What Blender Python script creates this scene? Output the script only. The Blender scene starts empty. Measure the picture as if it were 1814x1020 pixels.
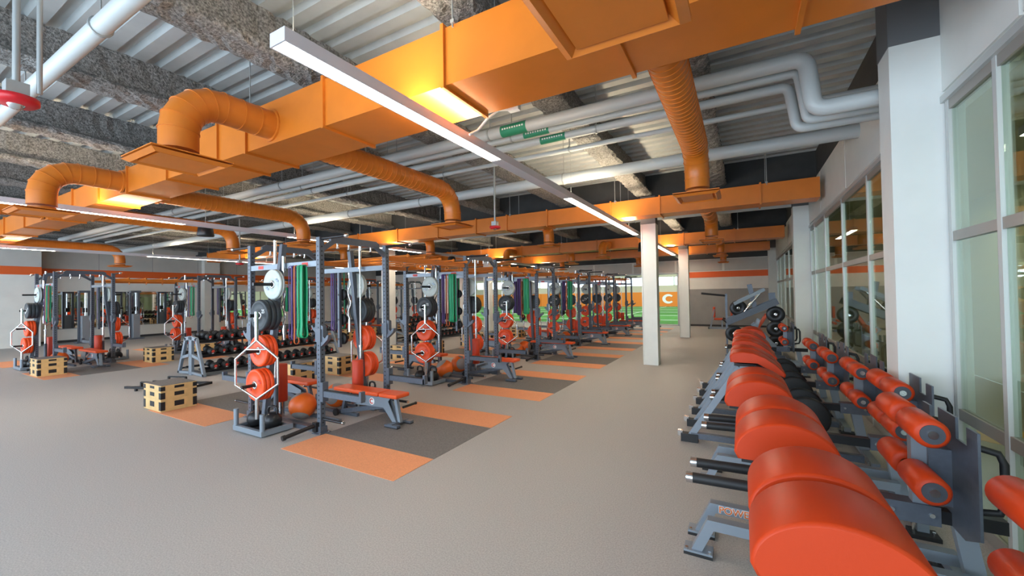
import bpy, math, random
from mathutils import Vector, Matrix
random.seed(7)
SC = bpy.context.scene
COL = SC.collection
# ------------------------------------------------------------------ camera
cam_d = bpy.data.cameras.new('camera'); cam = bpy.data.objects.new('camera', cam_d); COL.objects.link(cam)
cam_d.sensor_width = 36.0; cam_d.lens = 36.0 * 722.206 / 1814.0; cam_d.clip_start = 0.05; cam_d.clip_end = 300
R = ((0.87105538, -0.02174241, -0.49070337), (0.49094367, 0.0072375, 0.87116126), (-0.01538968, -0.99973741, 0.01697856))
M = Matrix(((R[0][0], -R[0][1], -R[0][2], 0.0), (R[1][0], -R[1][1], -R[1][2], 0.0), (R[2][0], -R[2][1], -R[2][2], 1.9), (0, 0, 0, 1)))
cam.matrix_world = M
SC.camera = cam
# ------------------------------------------------------------------ world, view
w = bpy.data.worlds.new('sky'); SC.world = w; w.use_nodes = True
bgn = w.node_tree.nodes['Background']; bgn.inputs[0].default_value = (0.70, 0.85, 1.0, 1); bgn.inputs[1].default_value = 5.6
SC.view_settings.view_transform = 'Standard'; SC.view_settings.look = 'None'
SC.view_settings.gamma = 1.0; SC.view_settings.use_curve_mapping = False
SC.view_settings.exposure = 0.25
LED_DOWN, LED_UP = 32.0, 50.0
# daylight entering through the glazed front of the room, behind the camera
def portal(x0, x1, y, z0, z1):
    l = bpy.data.lights.new('daylight', 'AREA'); l.shape = 'RECTANGLE'; l.size = x1 - x0; l.size_y = z1 - z0
    l.cycles.is_portal = True
    o = bpy.data.objects.new('daylight_portal', l); COL.objects.link(o)
    o.location = ((x0 + x1) / 2, y, (z0 + z1) / 2); o.rotation_euler = (math.radians(90), 0, 0)
portal(-27, 1.5, -3.75, 0.1, 4.4)

# ------------------------------------------------------------------ materials
MATS = {}
def mat(name, col, rough=0.5, metal=0.0, noise=0.0, nscale=20.0, bump=0.0, bscale=60.0, emit=None, es=0.0, col2=None, spec=0.5, coat=0.0):
    if name in MATS: return MATS[name]
    m = bpy.data.materials.new(name); m.use_nodes = True
    nt = m.node_tree; b = nt.nodes['Principled BSDF']
    b.inputs['Base Color'].default_value = (*col, 1); b.inputs['Roughness'].default_value = rough; b.inputs['Metallic'].default_value = metal
    b.inputs['Specular IOR Level'].default_value = spec
    if coat: b.inputs['Coat Weight'].default_value = coat
    tc = nt.nodes.new('ShaderNodeTexCoord')
    if noise > 0 or col2:
        n = nt.nodes.new('ShaderNodeTexNoise'); n.inputs['Scale'].default_value = nscale; n.inputs['Detail'].default_value = 4
        nt.links.new(tc.outputs['Object'], n.inputs['Vector'])
        r = nt.nodes.new('ShaderNodeValToRGB')
        c2 = col2 or tuple(min(1, c * (1 + noise)) for c in col); c1 = col if col2 else tuple(c * (1 - noise) for c in col)
        r.color_ramp.elements[0].position = 0.35; r.color_ramp.elements[1].position = 0.65
        r.color_ramp.elements[0].color = (*c1, 1); r.color_ramp.elements[1].color = (*c2, 1)
        nt.links.new(n.outputs['Fac'], r.inputs['Fac']); nt.links.new(r.outputs['Color'], b.inputs['Base Color'])
    if bump > 0:
        n2 = nt.nodes.new('ShaderNodeTexNoise'); n2.inputs['Scale'].default_value = bscale; n2.inputs['Detail'].default_value = 3
        nt.links.new(tc.outputs['Object'], n2.inputs['Vector'])
        bp = nt.nodes.new('ShaderNodeBump'); bp.inputs['Strength'].default_value = bump; bp.inputs['Distance'].default_value = 0.02
        nt.links.new(n2.outputs['Fac'], bp.inputs['Height']); nt.links.new(bp.outputs['Normal'], b.inputs['Normal'])
    if emit:
        b.inputs['Emission Color'].default_value = (*emit, 1); b.inputs['Emission Strength'].default_value = es
    MATS[name] = m; return m
FLOOR = mat('floor_rubber', (0.385, 0.368, 0.352), 0.62, noise=0.16, nscale=90, bump=0.08, bscale=300)
ORSTRIP = mat('orange_rubber', (0.74, 0.30, 0.14), 0.65, noise=0.1, nscale=90)
DKRUB = mat('dark_rubber', (0.16, 0.15, 0.145), 0.6, noise=0.2, nscale=70, bump=0.1, bscale=200)
DECK = mat('deck_paint', (0.47, 0.50, 0.50), 0.55, noise=0.06, nscale=3)
FIRE = mat('fireproofing', (0.24, 0.235, 0.225), 0.95, noise=0.5, nscale=38, bump=1.0, bscale=55)
WHITE = mat('wall_paint', (0.80, 0.79, 0.74), 0.75, noise=0.03, nscale=2)
WHITE2 = mat('upper_wall_paint', (0.56, 0.545, 0.51), 0.8, noise=0.03, nscale=2)
GREYW = mat('grey_wall_paint', (0.32, 0.32, 0.31), 0.6, noise=0.04, nscale=2)
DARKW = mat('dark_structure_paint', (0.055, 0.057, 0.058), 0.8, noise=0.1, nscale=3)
STRIPE = mat('orange_stripe_paint', (0.82, 0.135, 0.022), 0.6)
DUCT = mat('orange_duct_paint', (0.66, 0.185, 0.018), 0.36, noise=0.05, nscale=2.5, bump=0.02, bscale=10)
COLW = mat('column_paint', (0.74, 0.76, 0.73), 0.5, noise=0.02, nscale=3)
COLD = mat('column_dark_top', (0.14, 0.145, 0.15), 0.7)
ALU = mat('aluminium_frame', (0.56, 0.58, 0.57), 0.4, metal=0.25)
ALUR = mat('rail_aluminium', (0.33, 0.31, 0.28), 0.4, metal=0.25)
ALUD = mat('bronze_frame', (0.09, 0.085, 0.08), 0.4, metal=0.3)
PIPE = mat('grey_pipe_paint', (0.52, 0.55, 0.55), 0.42)
ROD = mat('zinc_rod', (0.42, 0.44, 0.44), 0.45, metal=0.5)
FRAME = mat('slate_powder_coat', (0.105, 0.122, 0.152), 0.38, metal=0.25, noise=0.06, nscale=30)
FRAME2 = mat('silver_powder_coat', (0.25, 0.29, 0.335), 0.38, metal=0.3)
BLK = mat('black_rubber', (0.012, 0.012, 0.013), 0.55)
BLKM = mat('black_steel', (0.018, 0.018, 0.02), 0.35, metal=0.3)
CHROME = mat('chrome', (0.72, 0.73, 0.74), 0.18, metal=1.0)
BAND_P = mat('purple_latex', (0.09, 0.045, 0.19), 0.5)
BAND_G = mat('green_latex', (0.012, 0.33, 0.14), 0.45)
BAND_O = mat('orange_latex', (0.62, 0.14, 0.03), 0.5)
BAND_K = mat('dark_latex', (0.03, 0.028, 0.035), 0.5)
PLW = mat('pale_plate_rubber', (0.56, 0.62, 0.58), 0.45, noise=0.04, nscale=12)
PLB = mat('black_plate_rubber', (0.03, 0.036, 0.042), 0.5)
PLO = mat('orange_plate_rubber', (0.88, 0.082, 0.010), 0.45)
VINYL = mat('orange_vinyl', (0.54, 0.044, 0.006), 0.44, bump=0.05, bscale=400, spec=0.32)
VINYL2 = mat('orange_vinyl_bench', (0.74, 0.085, 0.012), 0.42, bump=0.05, bscale=300)
REDPAD = mat('red_foam_roll', (0.55, 0.045, 0.012), 0.5)
BALLG = mat('ball_grey_panel', (0.25, 0.23, 0.22), 0.55)
BALLO = mat('ball_orange', (0.72, 0.12, 0.008), 0.45)
WOOD = mat('birch_plywood', (0.66, 0.42, 0.17), 0.5, noise=0.1, nscale=6)
TURF = mat('turf', (0.045, 0.21, 0.012), 0.9, noise=0.25, nscale=3)
PAINTW = mat('white_paint', (0.85, 0.85, 0.83), 0.6)
TANW = mat('tan_wall', (0.60, 0.53, 0.40), 0.8)
ORPAD = mat('orange_wall_pad', (0.80, 0.22, 0.012), 0.6)
REDPL = mat('red_plastic', (0.6, 0.012, 0.02), 0.35)
REDLOGO = mat('red_print', (0.65, 0.05, 0.03), 0.5)
GREENLB = mat('green_label', (0.02, 0.24, 0.13), 0.5)
LENS = mat('led_lens_down', (0.9, 0.9, 0.88), 0.5, emit=(1.0, 0.87, 0.68), es=LED_DOWN)
LENSU = mat('led_lens_up', (0.9, 0.9, 0.88), 0.5, emit=(1.0, 0.82, 0.56), es=LED_UP)
LENSFILL = mat('fill_light_lens', (0.9, 0.9, 0.88), 0.5, emit=(1.0, 0.92, 0.75), es=22.0)  # glow of the fill lights added in the side room
FIXT = mat('fixture_white', (0.62, 0.60, 0.64), 0.4)
MIRROR = mat('mirror_silver', (0.82, 0.85, 0.84), 0.02, metal=1.0)
GREYMACH = mat('machine_shroud', (0.26, 0.28, 0.31), 0.4, metal=0.3)
HUB = mat('roller_hub', (0.055, 0.06, 0.075), 0.45)
SIDEFL = mat('side_room_floor', (0.34, 0.27, 0.17), 0.6)
SIDEW = mat('side_room_wall', (0.62, 0.58, 0.40), 0.8)
YELLOW = mat('yellow_floor_dot', (0.75, 0.36, 0.02), 0.6)
def glass_mat():
    m = bpy.data.materials.new('window_glass'); m.use_nodes = True; nt = m.node_tree; nt.nodes.clear()
    o = nt.nodes.new('ShaderNodeOutputMaterial'); mx = nt.nodes.new('ShaderNodeMixShader'); t = nt.nodes.new('ShaderNodeBsdfTransparent')
    g = nt.nodes.new('ShaderNodeBsdfGlossy'); lw = nt.nodes.new('ShaderNodeLayerWeight'); lw.inputs[0].default_value = 0.5; pw = nt.nodes.new('ShaderNodeMath'); pw.operation = 'POWER'; pw.inputs[1].default_value = 4.0; nt.links.new(lw.outputs['Facing'], pw.inputs[0]); f = nt.nodes.new('ShaderNodeMath'); f.operation = 'MULTIPLY_ADD'; f.inputs[1].default_value = 0.9; f.inputs[2].default_value = 0.06; nt.links.new(pw.outputs[0], f.inputs[0])
    t.inputs[0].default_value = (0.80, 0.88, 0.82, 1); g.inputs['Roughness'].default_value = 0.01; g.inputs[0].default_value = (0.95, 1, 0.96, 1)
    nt.links.new(f.outputs[0], mx.inputs[0]); nt.links.new(t.outputs[0], mx.inputs[1]); nt.links.new(g.outputs[0], mx.inputs[2]); nt.links.new(mx.outputs[0], o.inputs[0])
    return m
GLASS = glass_mat()

# ------------------------------------------------------------------ mesh builder
class MB:
    def __init__(s): s.v = []; s.f = []; s.sm = []; s.mi = []; s.m = 0
    def add(s, vs, fs, smooth=False):
        b = len(s.v); s.v += [tuple(p) for p in vs]
        for f in fs: s.f.append([b + i for i in f]); s.sm.append(smooth); s.mi.append(s.m)
        return s
    def box(s, x0, x1, y0, y1, z0, z1):
        vs = [(x, y, z) for z in (z0, z1) for y in (y0, y1) for x in (x0, x1)]
        return s.add(vs, [(0, 2, 3, 1), (4, 5, 7, 6), (0, 1, 5, 4), (2, 6, 7, 3), (0, 4, 6, 2), (1, 3, 7, 5)])
    def beam(s, p0, p1, wd, ht, up=(0, 0, 1)):
        p0, p1 = Vector(p0), Vector(p1); d = (p1 - p0).normalized(); u = Vector(up)
        if abs(d.dot(u)) > 0.99: u = Vector((0, 1, 0))
        r = d.cross(u).normalized(); u = r.cross(d).normalized()
        vs = [p + r * a * wd / 2 + u * b * ht / 2 for p in (p0, p1) for a, b in ((-1, -1), (1, -1), (1, 1), (-1, 1))]
        return s.add(vs, [(3, 2, 1, 0), (4, 5, 6, 7), (0, 1, 5, 4), (1, 2, 6, 5), (2, 3, 7, 6), (3, 0, 4, 7)])
    def ring(s, c, d, r, n):
        d = Vector(d).normalized(); u = Vector((0, 0, 1)) if abs(d.z) < 0.9 else Vector((1, 0, 0))
        a = d.cross(u).normalized(); b = d.cross(a)
        return [Vector(c) + (a * math.cos(2 * math.pi * i / n) + b * math.sin(2 * math.pi * i / n)) * r for i in range(n)]
    def cyl(s, p0, p1, r, n=14, r2=None, caps=True):
        d = Vector(p1) - Vector(p0); r2 = r if r2 is None else r2
        A, B = s.ring(p0, d, r, n), s.ring(p1, d, r2, n)
        s.add(A + B, [(i, (i + 1) % n, n + (i + 1) % n, n + i) for i in range(n)], True)
        if caps: s.add(A, [tuple(range(n))[::-1]]); s.add(B, [tuple(range(n))])
        return s
    def tube(s, pts, r, n=10, caps=True, closed=False):
        P = [Vector(p) for p in pts]; k = len(P); rings = []
        prev = None
        for i in range(k):
            if closed: d = (P[(i + 1) % k] - P[i - 1])
            else: d = P[min(i + 1, k - 1)] - P[max(i - 1, 0)]
            d.normalize()
            if prev is None:
                u = Vector((0, 0, 1)) if abs(d.z) < 0.9 else Vector((1, 0, 0)); a = d.cross(u).normalized()
            else: a = (prev - d * prev.dot(d)).normalized()
            prev = a; b = d.cross(a)
            sc = 1.0
            if 0 < i < k - 1:
                c = (P[i] - P[i - 1]).normalized().dot((P[i + 1] - P[i]).normalized()); sc = 1 / max(0.5, math.sqrt((1 + c) / 2))
            rings.append([P[i] + (a * math.cos(2 * math.pi * j / n) + b * math.sin(2 * math.pi * j / n)) * r for j in range(n)])
        vs = [v for q in rings for v in q]; fs = []
        for i in range(k if closed else k - 1):
            i2 = (i + 1) % k
            for j in range(n): fs.append((i * n + j, i * n + (j + 1) % n, i2 * n + (j + 1) % n, i2 * n + j))
        s.add(vs, fs, True)
        if caps and not closed: s.add(rings[0], [tuple(range(n))[::-1]]); s.add(rings[-1], [tuple(range(n))])
        return s
    def prism(s, poly, a, b, plane='xz', smooth=False):
        mp = {'xz': lambda p, t: (p[0], t, p[1]), 'yz': lambda p, t: (t, p[0], p[1]), 'xy': lambda p, t: (p[0], p[1], t)}[plane]
        n = len(poly); A = [mp(p, a) for p in poly]; B = [mp(p, b) for p in poly]
        s.add(A + B, [(i, (i + 1) % n, n + (i + 1) % n, n + i) for i in range(n)], smooth)
        s.add(A, [tuple(range(n))[::-1]]); s.add(B, [tuple(range(n))]); return s
    def lathe(s, prof, c, axis=(0, 0, 1), n=20, smooth=True):
        c = Vector(c); d = Vector(axis).normalized(); rings = [s.ring(c + d * h, d, max(r, 1e-4), n) for r, h in prof]
        vs = [v for q in rings for v in q]
        fs = [(i * n + j, i * n + (j + 1) % n, (i + 1) * n + (j + 1) % n, (i + 1) * n + j) for i in range(len(prof) - 1) for j in range(n)]
        return s.add(vs, fs, smooth)
    def sphere(s, c, r, n=18, k=10, sz=1.0):
        return s.lathe([(r * math.sin(math.pi * i / k), -r * sz * math.cos(math.pi * i / k)) for i in range(k + 1)], c, n=n)
    def build(s, name, mats, parent=None, bevel=0.0, seg=2):
        me = bpy.data.meshes.new(name); me.from_pydata(s.v, [], s.f)
        me.polygons.foreach_set('use_smooth', s.sm); me.polygons.foreach_set('material_index', s.mi)
        for m in (mats if isinstance(mats, (list, tuple)) else [mats]): me.materials.append(m)
        import bmesh
        bm = bmesh.new(); bm.from_mesh(me); bmesh.ops.recalc_face_normals(bm, faces=bm.faces); bm.to_mesh(me); bm.free()
        o = bpy.data.objects.new(name, me); COL.objects.link(o)
        if parent: o.parent = parent
        if bevel > 0:
            bv = o.modifiers.new('bevel', 'BEVEL'); bv.width = bevel; bv.segments = seg; bv.limit_method = 'ANGLE'; bv.angle_limit = math.radians(40)
        return o
def tag(o, label, cat, group=None):
    o['label'] = label; o['category'] = cat
    if group: o['group'] = group
    return o
def struct(o, label=None):
    o['kind'] = 'structure'
    if label: o['label'] = label
    return o
def empty(name, loc=(0, 0, 0), rz=0.0):
    o = bpy.data.objects.new(name, None); COL.objects.link(o); o.location = loc; o.rotation_euler = (0, 0, rz); o.empty_display_size = 0.1
    return o
KIDS = {}
def copy_tree(o, parent=None):
    c = o.copy(); COL.objects.link(c); c.parent = parent
    for k in ('label', 'group'):
        if parent is None and k in c: del c[k]
    for ch in list(o.children): copy_tree(ch, c)
    return c
def text_mesh(body, size, m, parent, loc, rot, name, ext=0.001, off=0.0):
    cu = bpy.data.curves.new(name, 'FONT'); cu.body = body; cu.size = size; cu.extrude = ext; cu.offset = off
    o = bpy.data.objects.new(name, cu); dg = bpy.context.evaluated_depsgraph_get(); COL.objects.link(o); dg.update()
    me = bpy.data.meshes.new_from_object(o.evaluated_get(bpy.context.evaluated_depsgraph_get())); bpy.data.objects.remove(o)
    me.materials.clear(); me.materials.append(m)
    q = bpy.data.objects.new(name, me); COL.objects.link(q); q.parent = parent; q.location = loc; q.rotation_euler = rot; return q
ORD = ['first', 'second', 'third', 'fourth', 'fifth', 'sixth', 'seventh', 'eighth', 'ninth', 'tenth', 'eleventh', 'twelfth', 'thirteenth', 'fourteenth']

# ================================================================== the room
XL, XR, YN, YF, ZD = -27.6, 1.57, -3.6, 25.0, 5.15
floor = struct(MB().box(XL - 0.3, XR + 0.3, YN - 0.2, YF + 0.3, -0.12, 0).build('floor', FLOOR))
# corrugated deck, ribs across the room
d = MB(); pr = []; y = YN - 0.2
while y < YF + 0.4:
    pr += [(y, 0.0), (y + 0.07, 0.0), (y + 0.10, 0.075), (y + 0.20, 0.075), (y + 0.23, 0.0)]; y += 0.305
vs = [(x, p[0], ZD + p[1]) for x in (XL - 0.3, XR + 0.4) for p in pr]; n = len(pr)
d.add(vs, [(i, i + 1, n + i + 1, n + i) for i in range(n - 1)])
deck = struct(d.build('ceiling', DECK))
roof = MB().box(XL - 0.3, XR + 0.4, YN - 0.2, YF + 0.4, ZD + 0.12, ZD + 0.3).build('roof_slab', DARKW, deck)
# fireproofed beams
def rough_beam(pts_fn, name, y0, y1, step, amp):
    b = MB(); k = int((y1 - y0) / step); sec = pts_fn(); m = len(sec); rows = []
    for i in range(k + 1):
        t = y0 + (y1 - y0) * i / k
        rows.append([(p[0] + random.uniform(-amp, amp), t, p[1] + random.uniform(-amp, amp)) for p in sec])
    vs = [v for r in rows for v in r]
    b.add(vs, [(i * m + j, i * m + j + 1, (i + 1) * m + j + 1, (i + 1) * m + j) for i in range(k) for j in range(m - 1)])
    return b.build(name, FIRE)
def ibeam(x, zb=4.6, fw=0.21, zt=ZD):
    return [(x + 0.06, zt), (x + 0.06, (zt + zb + 0.1) / 2), (x + 0.07, zb + 0.14), (x + 0.12, zb + 0.1), (x + fw, zb + 0.07), (x + fw + 0.01, zb + 0.03), (x + fw - 0.04, zb), (x + 0.08, zb - 0.01),
            (x, zb), (x - 0.08, zb - 0.01), (x - fw + 0.04, zb), (x - fw - 0.01, zb + 0.03), (x - fw, zb + 0.07), (x - 0.12, zb + 0.1), (x - 0.07, zb + 0.14), (x - 0.06, (zt + zb + 0.1) / 2), (x - 0.06, zt)]
for x in (-0.5, -2.33, -4.65, -7.08, -9.68, -12.1, -14.5, -16.9, -19.3, -21.7, -24.1, -26.5):
    st = 0.09 if x > -13 else 0.2
    struct(rough_beam(lambda: ibeam(x), 'ceiling_beam', YN, YF, st, 0.017))
for yg in (11.75, 19.1):
    g = MB(); g.box(XL, XR, yg - 0.15, yg + 0.15, 4.42, 4.48).box(XL, XR, yg - 0.03, yg + 0.03, 4.48, ZD)
    struct(g.build('ceiling_girder', DARKW))

# ---- left wall
wl = struct(MB().box(XL - 0.2, XL, YN, YF, 0, ZD).build('wall_left', WHITE))
MB().box(XL, XL + 0.012, YN, YF, 3.42, ZD - 0.3).build('upper_band', WHITE2, wl)
MB().box(XL, XL + 0.02, YN, YF, 3.08, 3.43).build('orange_band', STRIPE, wl)
for yy in [5.4 + 2.1 * i for i in range(9)]:
    MB().box(XL + 0.012, XL + 0.016, yy, yy + 0.02, 3.43, 4.6).build('panel_joint', GREYW, wl)
pier = struct(MB().box(XL, XL + 1.0, 3.2, 5.4, 0, ZD).build('wall_pier', WHITE))
MB().box(XL, XL + 1.012, 3.19, 5.41, 3.43, ZD - 0.3).build('upper_band', WHITE2, pier)
MB().box(XL, XL + 1.02, 3.18, 5.42, 3.08, 3.43).build('orange_band', STRIPE, pier)
pier2 = struct(MB().box(XL, XL + 0.35, 11.9, 12.7, 0, ZD).build('wall_pier', WHITE))
MB().box(XL, XL + 0.37, 11.89, 12.71, 3.08, 3.43).build('orange_band', STRIPE, pier2)
struct(MB().box(XL, XL + 0.02, 5.42, YF, 0, 0.11).build('baseboard_left', DARKW))
# ---- far wall: solid at right, wide opening to the turf hall at left, header above it
XO = -3.12
wf = struct(MB().box(XO, XR + 0.2, YF, YF + 0.3, 0, ZD).box(XL, -17.5, YF, YF + 0.3, 0, ZD).box(-17.5, XO, YF, YF + 0.3, 3.02, ZD).build('wall_far', WHITE))
MB().box(XO + 0.02, XR, YF - 0.012, YF, 0, 2.06).build('grey_dado', GREYW, wf)
MB().box(XO + 0.0, XR, YF - 0.02, YF, 2.70, 3.02).build('orange_band', STRIPE, wf)
x = XR
while x > -17.5:
    MB().box(x - 2.36, x - 0.06, YF - 0.03, YF, 3.06, 3.68).build('panel', WHITE2, wf); x -= 2.42
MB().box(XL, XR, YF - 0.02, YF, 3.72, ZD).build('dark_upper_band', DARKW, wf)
struct(MB().box(XO, XR, YF - 0.03, YF - 0.012, 0, 0.1).build('baseboard_far', DARKW))
fr = MB().box(XO - 0.09, XO, YF - 0.06, YF + 0.3, 0, 3.02).box(-17.5, -17.41, YF - 0.06, YF + 0.3, 0, 3.02).box(-17.5, XO, YF - 0.06, YF + 0.3, 2.95, 3.02).box(-17.5, XO, YF, YF + 0.12, 0.0, 0.06)
struct(fr.build('trim_1', ALU))
# ---- front wall behind the camera: glazed, lets the daylight in
fw = MB().box(XL, XR, YN - 0.15, YN, 4.4, ZD)
wnr = struct(fw.build('wall_near', WHITE))
x = XL
while x < XR:
    MB().box(x, x + 0.09, YN - 0.15, YN, 0, 4.4).build('mullion', ALU, wnr); x += 2.43
MB().box(XL, XR, YN - 0.12, YN - 0.03, 2.3, 2.38).build('transom', ALU, wnr)

# ---- right wall: curtain wall windows between engaged columns
wr = struct(MB().box(XR, XR + 0.2, YN, YF, 3.50, 4.55).build('wall_right', WHITE))
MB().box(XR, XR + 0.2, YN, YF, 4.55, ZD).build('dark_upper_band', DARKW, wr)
MB().box(XR - 0.035, XR, YN, YF, 3.50, 3.56).build('head_trim', ALU, wr)
for ya in [YN + 2.45 * i for i in range(12)]:
    MB().box(XR - 0.02, XR, ya + 0.02, ya + 2.43, 3.60, 4.5).build('wall_panel', COLW, wr)
bays = [(-3.6, 4.88, [-1.9, -0.2, 1.5, 2.9, 4.1]), (5.25, 12.88, [5.8, 7.45, 9.12, 10.8, 12.2]), (13.3, 24.6, [15.1, 16.85, 18.6, 20.4, 22.4, 24.0])]
for bi, (ya, yb, mm) in enumerate(bays):
    wn = MB()
    for zr, hh in ((0.0, 0.10), (0.80, 0.09), (2.30, 0.08), (3.42, 0.08)): wn.box(XR - 0.006, XR + 0.05, ya, yb, zr, zr + hh)
    win = struct(wn.build('window_%d' % (bi + 1), ALUR))
    for j, ym in enumerate([ya + 0.03] + mm + [yb - 0.03]):
        MB().box(XR - 0.012, XR + 0.05, ym - 0.026, ym + 0.026, 0.0, 3.5).build('mullion', ALU, win)
        MB().box(XR + 0.004, XR + 0.05, ym + 0.026, ym + 0.07, 0.1, 3.42).build('gasket', ALUD, win)
    ys = [ya] + mm + [yb]
    for a, b in zip(ys[:-1], ys[1:]):
        for z0, z1 in ((0.10, 0.80), (0.89, 2.30), (2.38, 3.42)):
            MB().box(XR + 0.012, XR + 0.02, a + 0.03, b - 0.03, z0, z1).build('pane', GLASS, win)
for yc, dy in ((4.9, 0.33), (12.9, 0.36), (24.55, 0.43)):
    c = struct(MB().box(1.21, XR + 0.12, yc, yc + dy, 0, 4.1).build('column', COLW))
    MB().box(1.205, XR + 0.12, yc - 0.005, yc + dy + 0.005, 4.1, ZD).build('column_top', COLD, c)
# room beyond the right windows
sr = struct(MB().box(XR + 0.2, 4.4, YN, YF, -0.1, -0.001).build('side_room_floor', SIDEFL))
struct(MB().box(4.4, 4.6, YN, YF, 0, 3.8).box(XR + 0.2, 4.4, YN - 0.2, YN, 0, 3.8).box(XR + 0.2, 4.4, YF, YF + 0.2, 0, 3.8).build('side_room_wall', SIDEW))
struct(MB().box(XR + 0.2, 4.6, YN, YF, 3.8, 3.9).build('side_room_ceiling', SIDEW))
for i, yy in enumerate((1.0, 6.0, 11.0, 17.0)):  # lights added to brighten the side room seen through the panes
    sl = empty('side_room_fill_light', (3.0, yy, 3.7)); MB().box(-0.08, 0.08, -1.2, 1.2, 0.0, 0.1).build('housing', FIXT, sl); MB().box(-0.07, 0.07, -1.19, 1.19, -0.006, 0.0).build('lens', LENSFILL, sl)
    tag(sl, 'slim added fill light behind the right windows, %s from the camera' % ORD[i], 'light', 'added fill lights behind the glass')
struct(MB().cyl((2.9, 7.6, 0), (2.9, 7.6, 0.004), 0.45, 28).build('floor_dot', YELLOW))

# ---- free-standing steel columns
def hcol(x, y):
    m = MB().box(x - 0.17, x + 0.17, y - 0.17, y - 0.145, 0, 3.72).box(x - 0.17, x + 0.17, y + 0.145, y + 0.17, 0, 3.72).box(x - 0.012, x + 0.012, y - 0.145, y + 0.145, 0, 3.72)
    m = MB().box(x - 0.19, x - 0.165, y - 0.17, y + 0.17, 0, 3.72).box(x + 0.165, x + 0.19, y - 0.17, y + 0.17, 0, 3.72).box(x - 0.165, x + 0.165, y - 0.15, y - 0.0, 0, 3.72)
    c = struct(m.build('column', COLW))
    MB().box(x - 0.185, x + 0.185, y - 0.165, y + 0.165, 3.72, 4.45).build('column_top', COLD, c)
for x, y in ((-2.12, 11.3), (-2.12, 18.67), (-11.8, 11.3), (-12.0, 18.67)): hcol(x, y)

# ---- platform inlays in the floor
PCY = [4.32 + 3.5 * k for k in range(6)]
for x0, x1 in ((-5.12, -3.17), (-9.0, -7.05), (-16.8, -14.85), (-20.7, -18.75)):
    for cy in PCY:
        MB().box(x0, x1, cy - 1.25, cy - 0.62, 0, 0.004).build('orange_strip', ORSTRIP, floor)
        MB().box(x0, x1, cy + 0.62, cy + 1.25, 0, 0.004).build('orange_strip', ORSTRIP, floor)
        MB().box(x0, x1, cy - 0.62, cy + 0.62, 0, 0.005).build('rubber_insert', DKRUB, floor)

# ================================================================== turf hall beyond
struct(MB().box(-45, 25, YF + 0.3, 59, -0.12, -0.02).build('turf_field', TURF))
hall = struct(MB().box(-45, 25, 58.4, 58.7, 0, 2.9).box(-45, 25, 58.4, 58.7, 4.0, 9).box(-45.3, -45, YF + 0.3, 58.7, 0, 9).box(25, 25.3, YF + 0.3, 58.7, 0, 9).build('hall_wall', TANW))
struct(MB().box(-45, 25, YF + 0.3, 59, 9, 9.2).build('hall_ceiling', PAINTW))
xx = -44.0
while xx < 24:
    MB().box(xx, xx + 0.25, 58.38, 58.7, 2.9, 4.0).build('window_post', PAINTW, hall); xx += 4.0
for yy in (30, 36, 42, 48, 54):
    MB().box(-45, 25, yy, yy + 0.15, -0.02, -0.012).build('yard_line', PAINTW, hall)
for xx in (-16, -9, -2):
    MB().box(xx, xx + 0.1, YF + 0.5, 58, -0.02, -0.013).build('side_line', PAINTW, hall)
for i in range(12):
    xa = -45 + i * 5.8
    tag(MB().box(xa + 0.03, xa + 5.77, 58.2, 58.38, 0.02, 1.98).build('wall_pad', ORPAD, None), 'orange wall pad on far turf wall, %s from the left' % ORD[i], 'wall pad', 'orange pads on the far wall of the turf hall')
def c_logo(c, r, wd, t, axis, name, m, parent=None, sx=1.2):
    b = MB(); P = []; k = 22
    for i in range(k + 1):
        a = math.radians(42 + (318 - 42) * i / k); P.append((math.cos(a), math.sin(a)))
    ww = lambda i: wd * (0.75 + 0.5 * math.sin(math.pi * i / k))
    out = []
    for i, (ca, sa) in enumerate(P):
        out.append(((r + ww(i) / 2) * ca * sx, (r + ww(i) / 2) * sa)); out.append(((r - ww(i) / 2) * ca * sx, (r - ww(i) / 2) * sa))
    fr_, bk = [], []
    for u, v in out:
        fr_.append((c[0] + u, c[1] - t, c[2] + v)); bk.append((c[0] + u, c[1], c[2] + v))
    n = len(out); fs = []
    for i in range(k):
        a, b2, c2, d2 = 2 * i, 2 * i + 1, 2 * i + 3, 2 * i + 2
        fs += [(a, b2, c2, d2), (n + d2, n + c2, n + b2, n + a), (a, d2, n + d2, n + a), (b2, n + b2, n + c2, c2)]
    b.add(fr_ + bk, fs); return b.build(name, m, parent)
tag(c_logo((-8.6, 58.19, 1.05), 0.5, 0.27, 0.03, 'y', 'letter_emblem', PAINTW), 'white letter C emblem on the orange wall pad', 'emblem')
for i, (xx, yy) in enumerate(((-24, 34), (-24, 50), (-8, 34), (-8, 50), (10, 34), (10, 50))):  # unseen lamps added under the roof to brighten the turf
    hl = empty('hall_fill_lamp', (xx, yy, 8.6))
    MB().box(-1, 1, -1, 1, 0.03, 0.2).build('fill_lamp_housing', PAINTW, hl)
    l = bpy.data.lights.new('hall_fill_light', 'AREA'); l.size = 1.9; l.energy = 560; l.color = (1, 0.97, 0.9)
    lo = bpy.data.objects.new('hall_fill_light', l); COL.objects.link(lo); lo.parent = hl
    tag(hl, 'unseen square fill lamp added under the turf hall roof, %s of six' % ORD[i], 'lamp', 'added turf hall fill lamps')

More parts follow.
